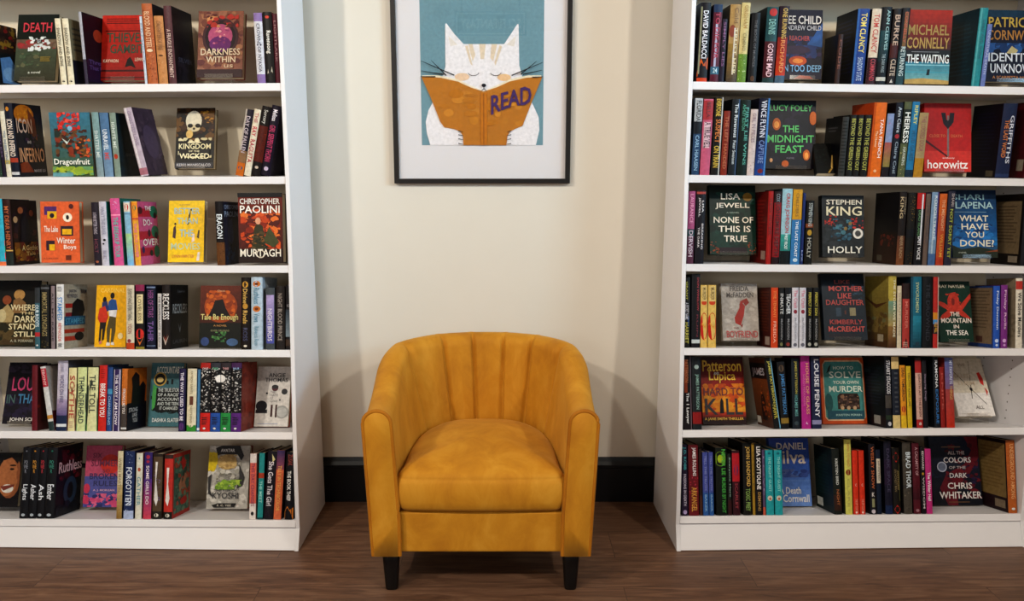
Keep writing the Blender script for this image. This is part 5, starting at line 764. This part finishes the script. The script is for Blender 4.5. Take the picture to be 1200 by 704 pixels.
F(966.4, 1017, 398, 320.5, 'dark slate thriller with red lettering and lit house windows', '#252d36', [('r', 0, .84, 1, 1, '#14222c'), ('m', .7, .6, 1, .84, '#3c5468 #2c4050', 10), ('h', 'LIKE', .3, .84, .66, .9, '#7c2c28'), ('h', 'MOTHER', .16, .73, .96, .81, '#b04038'), ('h', 'LIKE', .36, .62, .68, .7, '#b04038'), ('h', 'DAUGHTER', .08, .52, .96, .6, '#a83c34'), ('r', .3, .35, .42, .48, '#3c4a58'), ('r', .62, .36, .76, .48, '#8c8468'), ('r', .5, .38, .54, .44, '#5c3a30'), ('h', 'KIMBERLY', .14, .23, .9, .3, '#9c3430'), ('h', 'McCREIGHT', .1, .12, .94, .2, '#b84840'), ('bars', .1, .03, .9, .09, 2, '#3c2c30')], v=.055, lean=9, easel=True, t=.028)
S(1041, 1050.4, 323, 'tall ochre sunset spine with white lettering', '#b0a04c', [('g', 0, 0, 1, .3, '#8c6c3c', '#4c2c1c'), ('g', 0, .3, 1, .65, '#6c9484', '#a08c54'), ('t', 'THE STORM WE MADE', .15, .95, '#e0dcc0', .55, .85), ('p', [(0, .68), (1, .76), (1, .7), (0, .62)], '#6c4430')], back=[('g', 0, 0, 1, 1, '#a8984c', '#4c2a18'), ('p', [(0, .7), (.5, .6), (1, .64), (.5, .54)], '#5c3a24'), ('m', 0, .2, 1, .5, '#7c7c54 #8c7440 #6c5430', 14), ('r', .58, .08, .82, .18, '#b0a48c')], side='#8c7c40')
S(1051.4, 1056.6, 335, 'slim cream spine in front of the sunset book', '#cfc4ac', [('t', 'THE LAST HOUSE', .2, .9, '#a89c84')], side='#3c2824')
S(1057.6, 1066, 332, 'coral red spine with dark head', '#a8403a', [('b', .76, 1, '#2c1c1c'), ('p', [(.2, .0), (.5, .16), (.8, 0)], '#2c1418'), ('bars', .1, .02, .9, .1, 3, '#c8a89c'), ('t', 'MURDER', .3, .72, '#c86c60', .3, .7)], side='#1c1a1c')
S(1067.4, 1080, 324, 'wide peacock blue spine with gold lettering', '#1f6c84', [('g', 0, 0, 1, .45, '#2c88a0', '#143848'), ('t', 'SWORDMEN', .5, .92, '#a8b88c', .4, .7), ('r', 0, 0, .18, 1, '#184c60'), ('e', .6, .06, .2, .03, '#2c4454')], side='#142c38')
S(1081, 1092.8, 324, 'wide plain black spine', '#111319', [('t', 'THE DROWNED', .1, .9, '#1f222b', .3, .7)], side='#101218')
S(1093.6, 1100, 324.5, 'red spine with yellow and blue bands', '#b0302c', [('b', .4, .5, '#c88c2c'), ('b', .34, .4, '#4c8cc0'), ('b', .2, .34, '#242830'), ('t', 'KILLS WELL', .22, .36, '#d8a034', .2, .8), ('r', .8, 0, 1, 1, '#c8b0a8')], side='#14161c')
F(1102, 1141.4, 400.5, 329.5, 'forest green novel with a red octopus', '#16382c', [('p', [(.3, .7), (.38, .8), (.55, .82), (.64, .72), (.66, .6), (1, .8), (1, .72), (.72, .52), (.9, .42), (.98, .36), (.7, .42), (.5, .5), (.3, .4), (.02, .36), (.1, .44), (.3, .52), (.05, .6), (.0, .68), (.2, .64), (.3, .6)], '#b83c2c'), ('m', .25, .5, .7, .8, '#c44834 #a83424', 12), ('e', .46, .66, .05, .06, '#7c2a24'), ('h', 'RAY NAYLER', .06, .89, .84, .94, '#c8c0a8'), ('h', 'THE', .34, .42, .62, .49, '#e8dcd0'), ('h', 'MOUNTAIN', .06, .31, .96, .39, '#e8dcd0'), ('h', 'IN', .42, .22, .58, .28, '#e8dcd0'), ('h', 'THE SEA', .18, .11, .84, .19, '#e8e4dc')], v=.05, lean=8, easel=True, t=.026)
S(1164.2, 1172, 335, 'cobalt blue spine with white script, tan back cover', '#2c5ab0', [('t', 'Finlay Donovan', .3, .92, '#c8d8f0', .3, .75), ('e', .5, .12, .28, .03, '#c0d0ec'), ('e', .5, .05, .2, .02, '#c0d0ec')], back=[('r', 0, 0, 1, 1, '#2c4c8c'), ('r', .0, .06, .96, .97, '#8c7860'), ('bars', .1, .3, .9, .94, 12, '#6c5a48'), ('r', .35, .08, .6, .18, '#5c3c34')], side='#8c7860')
S(1173.2, 1181, 334, 'magenta purple spine with white script', '#7c3484', [('t', 'Finlay Rolls', .3, .92, '#e0b8dc', .3, .75), ('e', .5, .12, .28, .03, '#d0a8d8'), ('e', .5, .05, .2, .02, '#c89cd0')], side='#5c2c64')
S(1190.4, 1198.4, 326, 'ivory spine with black title and red head, at the photo edge', '#d8d2c4', [('b', .84, .96, '#b83c34'), ('t', 'We Solve Murders', .16, .8, '#1c1a1c', .25, .8)], back=[('m', 0, 0, 1, 1, '#9c8e78 #8c7e68', 10)], side='#9c8e78')

shelf('right', 4)
S(799.2, 811, 417, 'black spine with orange streaks and white title', '#1c161a', [('r', .3, .5, .6, .95, '#8c3c1c'), ('t', 'PATTERSON', .64, .95, '#b0602c', .35, .7), ('t', 'The 1 Lawyer', .08, .5, '#e4e4e4', .4, .75), ('r', .92, 0, 1, 1, '#7c6c74')], side='#2c1c1c')
S(812.2, 822.8, 418, 'graphite spine with grey green lettering and red foot', '#202428', [('t', 'JAMES PATTERSON', .28, .76, '#7ca094', .3, .75), ('e', .5, .86, .25, .03, '#98a8a4'), ('b', .08, .24, '#8c1c1c')], side='#16181c')
F(824, 874.6, 497, 418, 'fiery thriller with yellow author names and black title', '#7c2014', [('g', 0, 0, 1, .55, '#d0641c', '#e0a024'), ('g', 0, .55, 1, 1, '#241816', '#a02414'), ('m', .0, .2, 1, .6, '#d8801c #e09c2c #c85418', 30), ('r', 0, 0, 1, .12, '#2c1414'), ('g', 0, .1, 1, .18, '#c03c18', '#5c1c14'), ('h', 'Patterson', .04, .78, .94, .95, '#e8b82c'), ('h', 'AND', .3, .73, .42, .77, '#e8e0d0'), ('h', 'Lupica', .18, .61, .8, .78, '#e8b82c'), ('h', 'HARD TO', .04, .42, .96, .54, '#641812'), ('h', 'K', .06, .14, .36, .38, '#1c1212'), ('h', 'LL', .55, .14, .94, .38, '#1c1212'), ('p', [(.4, .16), (.42, .34), (.45, .39), (.49, .34), (.5, .16)], '#141012'), ('h', 'A JANE SMITH THRILLER', .04, .05, .94, .1, '#d8a83c')], lift=.0008, lean=6, t=.03)
S(907.6, 915.4, 420, 'black spine tipped left with yellow lettering, copper back cover', '#18191c', [('r', .86, 0, 1, 1, '#7cb8d8'), ('t', 'JAMES PATTERSON', .36, .96, '#c0b848', .25, .75), ('t', 'HAWK', .14, .34, '#b0a83c', .2, .85)], back=[('g', 0, 0, 1, .7, '#7c4424', '#4c2c1c'), ('r', 0, .7, 1, .93, '#17171c'), ('h', 'JAMES', .15, .72, .9, .86, '#c8c4cc'), ('p', [(.4, .1), (.45, .4), (.6, .55), (.7, .4), (.7, .1)], '#241a1a'), ('m', .5, .1, 1, .6, '#a05024 #8c3c1c #b8642c', 14), ('r', .05, .04, .3, .14, '#c8c0b4')], side='#5c3420', lean=-7)
S(916.4, 925.6, 424, 'black spine with electric blue lettering', '#17181c', [('t', 'JAMES PATTERSON', .22, .82, '#3c7cb8', .2, .8), ('e', .5, .9, .35, .05, '#5c4c3c'), ('b', .08, .16, '#8c7434')], side='#131418', lean=-3)
S(929.4, 938.4, 420, 'dark spine with teal and ochre lettering', '#1c2630', [('t', 'JAMES PATTERSON', .5, .96, '#b0a444', .3, .7), ('t', 'HOLMES MISS', .18, .48, '#5c9c9c', .3, .7), ('e', .5, .08, .3, .03, '#3c4c54')], side='#14181f')
S(940.2, 951, 417, 'magenta spine with orange pink lettering', '#b0308c', [('t', 'HOUSE OF GLASS', .2, .9, '#d89c6c', .5, .85), ('t', 'SARAH PEKKANEN', .32, .75, '#c85c9c', .2, .4), ('p', [(.4, .07), (.5, .1), (.65, .06)], '#e0c0d8')], side='#6c1c54')
S(952.4, 963.4, 417.5, 'navy spine with wide white capital lettering', '#232a4a', [('t', 'LOUISE PENNY', .16, .96, '#dfe0ea', .3, .8), ('b', .06, .12, '#8c8cb0')], side='#1c2038')
F(964.6, 1016.4, 496.6, 419, 'teal mystery with orange border, bird and old keyhole facade', '#c05424', [('p', [(.06, .1), (.12, .05), (.92, .05), (.98, .1), (.98, .9), (.9, .96), (.12, .96), (.06, .9)], '#d8b490'), ('p', [(.08, .11), (.13, .07), (.91, .07), (.96, .11), (.96, .89), (.89, .94), (.13, .94), (.08, .89)], '#4c8c88'), ('p', [(.14, .76), (.2, .86), (.26, .9), (.22, .8)], '#26302c'), ('h', 'HOW TO', .3, .82, .76, .87, '#d8e0d0'), ('h', 'SOLVE', .2, .69, .92, .79, '#d8e0d0'), ('h', 'YOUR OWN', .28, .6, .86, .65, '#d8e0d0'), ('h', 'MURDER', .18, .48, .94, .57, '#d8e0d0'), ('p', [(.36, .22), (.36, .42), (.42, .46), (.82, .46), (.86, .4), (.86, .22)], '#3a2c26'), ('m', .38, .24, .84, .44, '#54403a #2c2220 #8c6c54', 20), ('e', .46, .24, .04, .03, '#b89c7c'), ('e', .6, .24, .04, .03, '#b89c7c'), ('e', .74, .24, .04, .03, '#b89c7c'), ('e', .16, .32, .09, .14, '#2c5c5c'), ('r', .12, .07, .94, .2, '#2c5664'), ('h', 'KRISTEN PERRIN', .3, .12, .88, .15, '#98bcb4')], lift=.0008, lean=5, t=.028)
S(1039, 1046, 418, 'black spine with heavy white capitals, black back cover', '#191a24', [('t', 'STUART STACCOS', .48, .95, '#dcdce4', .25, .9), ('b', .28, .46, '#4c4844'), ('e', .6, .06, .3, .03, '#c0c0c8'), ('b', .12, .18, '#2c3c2c')], back=[('bars', .15, .3, .85, .86, 12, '#262838'), ('r', .1, .76, .4, .82, '#2c3c44'), ('r', .5, .04, .78, .16, '#a8a49c')], side='#121319')
S(1047.2, 1056, 418, 'navy spine with cream head and foot', '#1f2634', [('b', .83, 1, '#d8c088'), ('b', 0, .18, '#d0bc84'), ('bars', .3, .2, .8, .8, 9, '#4c5058')], side='#171a22')
S(1057, 1063.4, 428, 'amber yellow spine with black lettering', '#d89428', [('t', 'DEAD TOMORROW', .42, .96, '#2c1c10', .25, .8), ('e', .5, .3, .4, .05, '#b0442c'), ('b', 0, .2, '#d8b42c')], side='#a87c24')
S(1064.4, 1070, 429, 'lemon yellow spine with small lettering', '#ccb02c', [('t', 'TRUTH AND LIES', .35, .9, '#6c5c1c', .3, .7)], side='#171720')
S(1075, 1082.4, 419, 'red spine with pale pink title panel', '#a82c2c', [('b', .12, .78, '#cca89c'), ('t', 'DEATH AT THE SIGN', .16, .76, '#5c2c28', .4, .75), ('b', .96, 1, '#2c2424'), ('h', '8', .3, .04, .7, .08, '#e0d0cc')], side='#17161f')
S(1083.2, 1088.6, 422, 'thin black spine with faint white script', '#1c1a22', [('t', 'Sleeping Dogs', .4, .8, '#8c7c94', .3, .75)], side='#131418')
S(1096, 1102.4, 418, 'black spine with white over blue lettering', '#1a1e26', [('t', 'RAMONA', .56, .95, '#dce0e8', .3, .8), ('t', 'EXPOSURE', .06, .54, '#2c6cb0', .3, .8)], side='#14161c')
S(1103.4, 1108.8, 430, 'narrow brick red spine', '#8c2420', [('t', 'KNIFE', .3, .9, '#b04c44', .3, .7)], side='#2c1c1c')
S(1110, 1119.8, 419, 'violet to red spine with silver lettering', '#6c5c8c', [('g', 0, 0, 1, .55, '#9c4848', '#b8341c'), ('g', 0, .55, 1, 1, '#58689c', '#7c5c84'), ('t', 'MY FAVORITE', .62, .96, '#c0c8dc', .45, .85), ('t', 'THINGS', .4, .6, '#c8a060', .45, .8)], side='#8c3028')
F(1123.6, 1166.6, 487.6, 420, 'white thriller leaning back with thin black cross lines and red petal', '#d8d0c0', [('g', 0, .45, 1, 1, '#c0b4a0', '#d0c8b8'), ('r', 0, 0, 1, .4, '#e4e0dc'), ('h', 'WE', .3, .86, .52, .91, '#8c7c6c'), ('h', 'KILLED', .1, .66, .6, .73, '#b09c84'), ('h', 'THEM', .16, .53, .66, .6, '#b8a48c'), ('p', [(.78, .74), (.86, .76), (.92, .64), (.9, .52), (.82, .56)], '#c03830'), ('p', [(.9, .5), (.97, .42), (.92, .34)], '#c84840'), ('p', [(.1, .8), (.12, .8), (.86, .2), (.84, .2)], '#3c3838'), ('p', [(.62, .95), (.63, .95), (.5, .3), (.48, .3)], '#4c4440'), ('e', .52, .46, .04, .03, '#2c2828'), ('h', 'ALL', .52, .12, .74, .18, '#6c6460'), ('bars', .08, .03, .7, .05, 1, '#b0a498')], lift=.016, lean=20, t=.022, easel=True)

shelf('right', 5)
S(799.4, 806.8, 520.5, 'plum spine with turquoise author name', '#2c2038', [('t', 'J.D. ROBB', .64, .96, '#3ca4ac', .25, .8), ('t', 'PASSIONS IN DEATH', .14, .58, '#c8c0d4', .3, .75), ('e', .5, .05, .3, .03, '#b0a0c8')], side='#20182a')
S(807.8, 819.6, 521, 'crimson spine with white and gold lettering', '#6c1c24', [('m', .05, .3, .95, .6, '#a82c3c #c04458 #8c2430', 12), ('t', 'JAMES ROLLINS', .56, .96, '#e4dcdc', .3, .75), ('t', 'ARKANGEL', .06, .4, '#c88c34', .25, .8)], side='#3a161c')
S(820.6, 823.8, 526, 'thin dark brown spine', '#2c1c18', [('b', 0, .3, '#4c2c20')], side='#1a1614')
for k, (a, b) in enumerate(((824.6, 831), (831.8, 837))):
    S(a, b, 530, ('left', 'right')[k] + ' one of two periwinkle spines', '#4a5498', [('b', 0, .36, '#2f5c98'), ('t', 'TELL THE TRUTH', .4, .95, '#7c84c0', .3, .7), ('t', 'BAKER', .06, .33, '#7ca4cc', .3, .7)], side='#3a4478', group='two periwinkle paperbacks')
S(840, 853.2, 525, 'black spine with glowing green lettering and leaf', '#131a14', [('e', .4, .84, .5, .11, '#6c8c1c'), ('e', .4, .84, .25, .06, '#a0b42c'), ('t', 'NEVER LIE', .6, .98, '#44a83c', .5, .85), ('t', 'MURDER BY NIGHT', .04, .56, '#3c9c3c', .5, .85)], side='#11140f')
S(853.8, 858.2, 532, 'thin green black spine with pale script', '#1c2420', [('t', 'Everyone Here', .3, .94, '#8cac9c', .3, .8), ('b', .0, .25, '#3c1c20')], side='#161a18')
S(859.4, 868, 528, 'red spine with dark lower half', '#3a1620', [('b', .52, .96, '#b02430'), ('e', .5, .7, .3, .08, '#6c3460'), ('t', 'SCARLET', .1, .5, '#8c2c38', .3, .7)], side='#1c1318')
S(872, 881.8, 519, 'black spine with large gold and green lettering', '#191714', [('t', 'JOHN SANDFORD', .4, .95, '#cca450', .25, .85), ('t', 'TOXIC PREY', .06, .37, '#7c9c4c', .25, .8)], side='#100f0f')
S(882.6, 885.8, 519.5, 'thin mustard gold spine', '#a08030', [('t', 'GOLD', .3, .9, '#6c5418')], side='#2c2416')
S(886.4, 894.2, 520, 'black spine with heavy white capital lettering', '#17161a', [('t', 'LISA SCOTTOLINE', .36, .96, '#eeeaea', .2, .8), ('t', 'DEMONS', .06, .32, '#a88448', .3, .75)], side='#121116')
S(894.8, 897.8, 527, 'thin mauve spine with coral foot', '#5c4c6c', [('b', 0, .12, '#c05c44'), ('t', 'LOVE', .3, .9, '#8c7c9c')], side='#3a3040')
for k, (a, b) in enumerate(((898.6, 907.6), (909, 918)) ):
    S(a, b, 527.5, ('left', 'right')[k] + ' one of two turquoise spines with pale badge', '#2a9ca4', [('t', 'THE NIGHT GUEST', .36, .9, '#8cd8d4', .35, .7), ('e', .5, .26, .32, .04, '#d0c8b8'), ('e', .5, .25, .14, .02, '#a8644c'), ('e', .5, .95, .2, .018, '#1c6c78')], side='#238088', group='two turquoise paperbacks')
F(905, 951.6, 593, 513, 'blue spy novel with sea view and silver lettering', '#33549c', [('g', 0, .0, 1, .5, '#4064a8', '#6c8cc4'), ('g', 0, .5, 1, 1, '#24408c', '#34569c'), ('m', .1, .42, 1, .54, '#2c3c74 #384c88 #4c5c8c', 14), ('r', .3, .36, 1, .38, '#5c7cb4'), ('h', 'DANIEL', .18, .83, .92, .93, '#c4b8ac'), ('h', 'Silva', .1, .62, .9, .82, '#b8a89c'), ('h', 'A Death', .2, .18, .74, .28, '#d8d4d0'), ('h', 'in Cornwall', .1, .06, .94, .17, '#d8d4d0')], lift=.0008, lean=5, t=.03, side='#c8c0b0')
S(978.6, 987.6, 526, 'dark green black spine tipped left with barcode on its back', '#1d2320', [('t', 'KRISTEN BIRD', .45, .85, '#c8ccc8', .35, .7), ('b', .06, .3, '#3a241c'), ('t', 'NIGHT', .14, .38, '#a05c34', .35, .7)], back=[('bars', .15, .25, .85, .9, 12, '#1c3434'), ('r', .08, .05, .4, .18, '#b8b8b0')], side='#142424', lean=-1.5)
S(991.6, 999.8, 515, 'tall pale yellow spine with red dot', '#ccc868', [('e', .5, .56, .34, .04, '#8c3424'), ('t', 'HOW TO READ', .64, .95, '#c08444', .35, .7), ('t', 'CLARE', .1, .48, '#a8a050', .3, .6)], side='#3a3c2a')
for k, (a, b) in enumerate(((1001, 1007.4), (1008.4, 1014.8))):
    S(a, b, 528, ('left', 'right')[k] + ' one of two tomato red spines', '#cc3a22', [('h', 'C', .35, .44, .65, .48, '#e8b0a0'), ('t', 'THE SPY COAST', .04, .24, '#e08c74', .3, .75), ('e', .5, .03, .2, .016, '#f0d0c8')], side='#a02c1c', group='two tomato red paperbacks')
S(1020.4, 1028, 520, 'black spine with rust orange lettering', '#191720', [('t', 'WESLEY SNOW', .36, .96, '#b0582c', .3, .75), ('h', 'K', .3, .25, .7, .31, '#d8d0cc'), ('r', .3, .1, .7, .22, '#8c8c6c'), ('e', .5, .04, .3, .03, '#c8c0c8')], side='#121118')
S(1028.6, 1034.2, 527, 'navy spine with white oblong label', '#172236', [('r', .1, .48, .9, .86, '#c8c0b0'), ('t', 'HUNTED', .52, .82, '#5c5a58', .4, .7)], side='#121622')
S(1038.4, 1047, 517, 'midnight spine with purple sheen', '#1b1a2e', [('b', .4, .75, '#2c1c38'), ('t', 'DARK SPACE', .3, .9, '#3a3450', .3, .7), ('b', 0, .12, '#1c2c50')], side='#12121c')  # navy and purple are the spine's own colours
S(1047.8, 1056.6, 525, 'black spine with two red diamonds', '#1b1815', [('p', [(.1, .86), (.5, .94), (.9, .86), (.5, .78)], '#c02c20'), ('p', [(.1, .07), (.5, .14), (.9, .07), (.5, .0)], '#c02c20'), ('t', 'AN HONEST MAN', .34, .68, '#6c5c3c', .2, .5), ('t', 'ANTHONY', .36, .66, '#8c7444', .56, .8), ('p', [(.85, .2), (.9, .2), (.9, .76), (.85, .76)], '#6c6c3c')], side='#161412')
S(1060.2, 1070, 518, 'stone grey spine with bold ice white lettering', '#4c463f', [('m', .05, .02, .95, .98, '#5c544c #3a3632 #6c6458', 24), ('b', .36, .4, '#3c3a38'), ('t', 'BRAD THOR', .36, .86, '#d0dce4', .3, .9)], side='#221f1e')
S(1071.6, 1080, 519, 'maroon spine with pale lettering at its head', '#561826', [('t', 'A CALAMITY OF', .54, .94, '#b88c94', .35, .75), ('g', 0, .2, 1, .5, '#5c1828', '#3a101c'), ('e', .5, .05, .24, .02, '#a87c84')], side='#32121a')
S(1081, 1086.2, 524, 'thin black spine with white lettering and amber star', '#1b181c', [('t', 'EDWARD', .66, .94, '#d0c8c8', .3, .75), ('e', .5, .6, .25, .02, '#b8902c'), ('t', 'WISDOM', .08, .55, '#b8b0b0', .3, .75)], side='#1a1518')
S(1086.8, 1093.8, 526, 'hot pink spine with white lettering', '#b8347c', [('t', 'The Wilder Hall', .2, .64, '#f4e0ec', .25, .75)], side='#7c2454')
F(1094.6, 1152, 592, 511.5, 'dark crime novel with red and blue swirl and serif white lettering', '#1c1c2a', [('g', 0, 0, 1, 1, '#1d2438', '#15161e'), ('p', [(1, 1), (.72, 1), (.86, .8), (.7, .6), (.3, .45), (.15, .25), (.3, 0), (.5, 0), (.48, .25), (.75, .42), (1, .7)], '#641a26'), ('m', .3, .1, 1, .9, '#5c1a28 #4c1622 #6c1f2a', 18), ('m', 0, .4, .5, 1, '#20283c #1c2234', 14), ('m', .6, .3, 1, .6, '#241c34 #2c2040', 8), ('bars', .24, .83, .76, .87, 1, '#7c6450'), ('h', 'ALL THE', .36, .74, .7, .79, '#b8acac'), ('h', 'COLORS', .26, .62, .82, .7, '#c8c0c0'), ('h', 'OF THE', .36, .53, .7, .57, '#a89c9c'), ('h', 'DARK', .36, .4, .72, .47, '#c8c0c0'), ('e', .22, .56, .1, .075, '#b8bccc'), ('e', .22, .56, .08, .06, '#6c7488'), ('h', 'CHRIS', .3, .24, .8, .33, '#d8d0cc'), ('h', 'WHITAKER', .12, .1, .98, .2, '#d8d0cc'), ('bars', .3, .04, .8, .06, 1, '#7c5c40')], lift=.0008, lean=5, t=.032)
S(1182.6, 1193, 516, 'orange leather look spine with tan printed back cover', '#b0622c', [('m', .05, .02, .95, .98, '#bc6c34 #a05424', 24), ('t', 'UNDERGROUND AMONG', .2, .95, '#d89c64', .3, .75), ('e', .5, .06, .2, .016, '#e0e0dc')], back=[('r', .06, .2, .96, .95, '#8c7448'), ('bars', .14, .3, .9, .9, 12, '#7c643c'), ('r', .58, .05, .92, .16, '#8c7c68')], side='#2a161c')
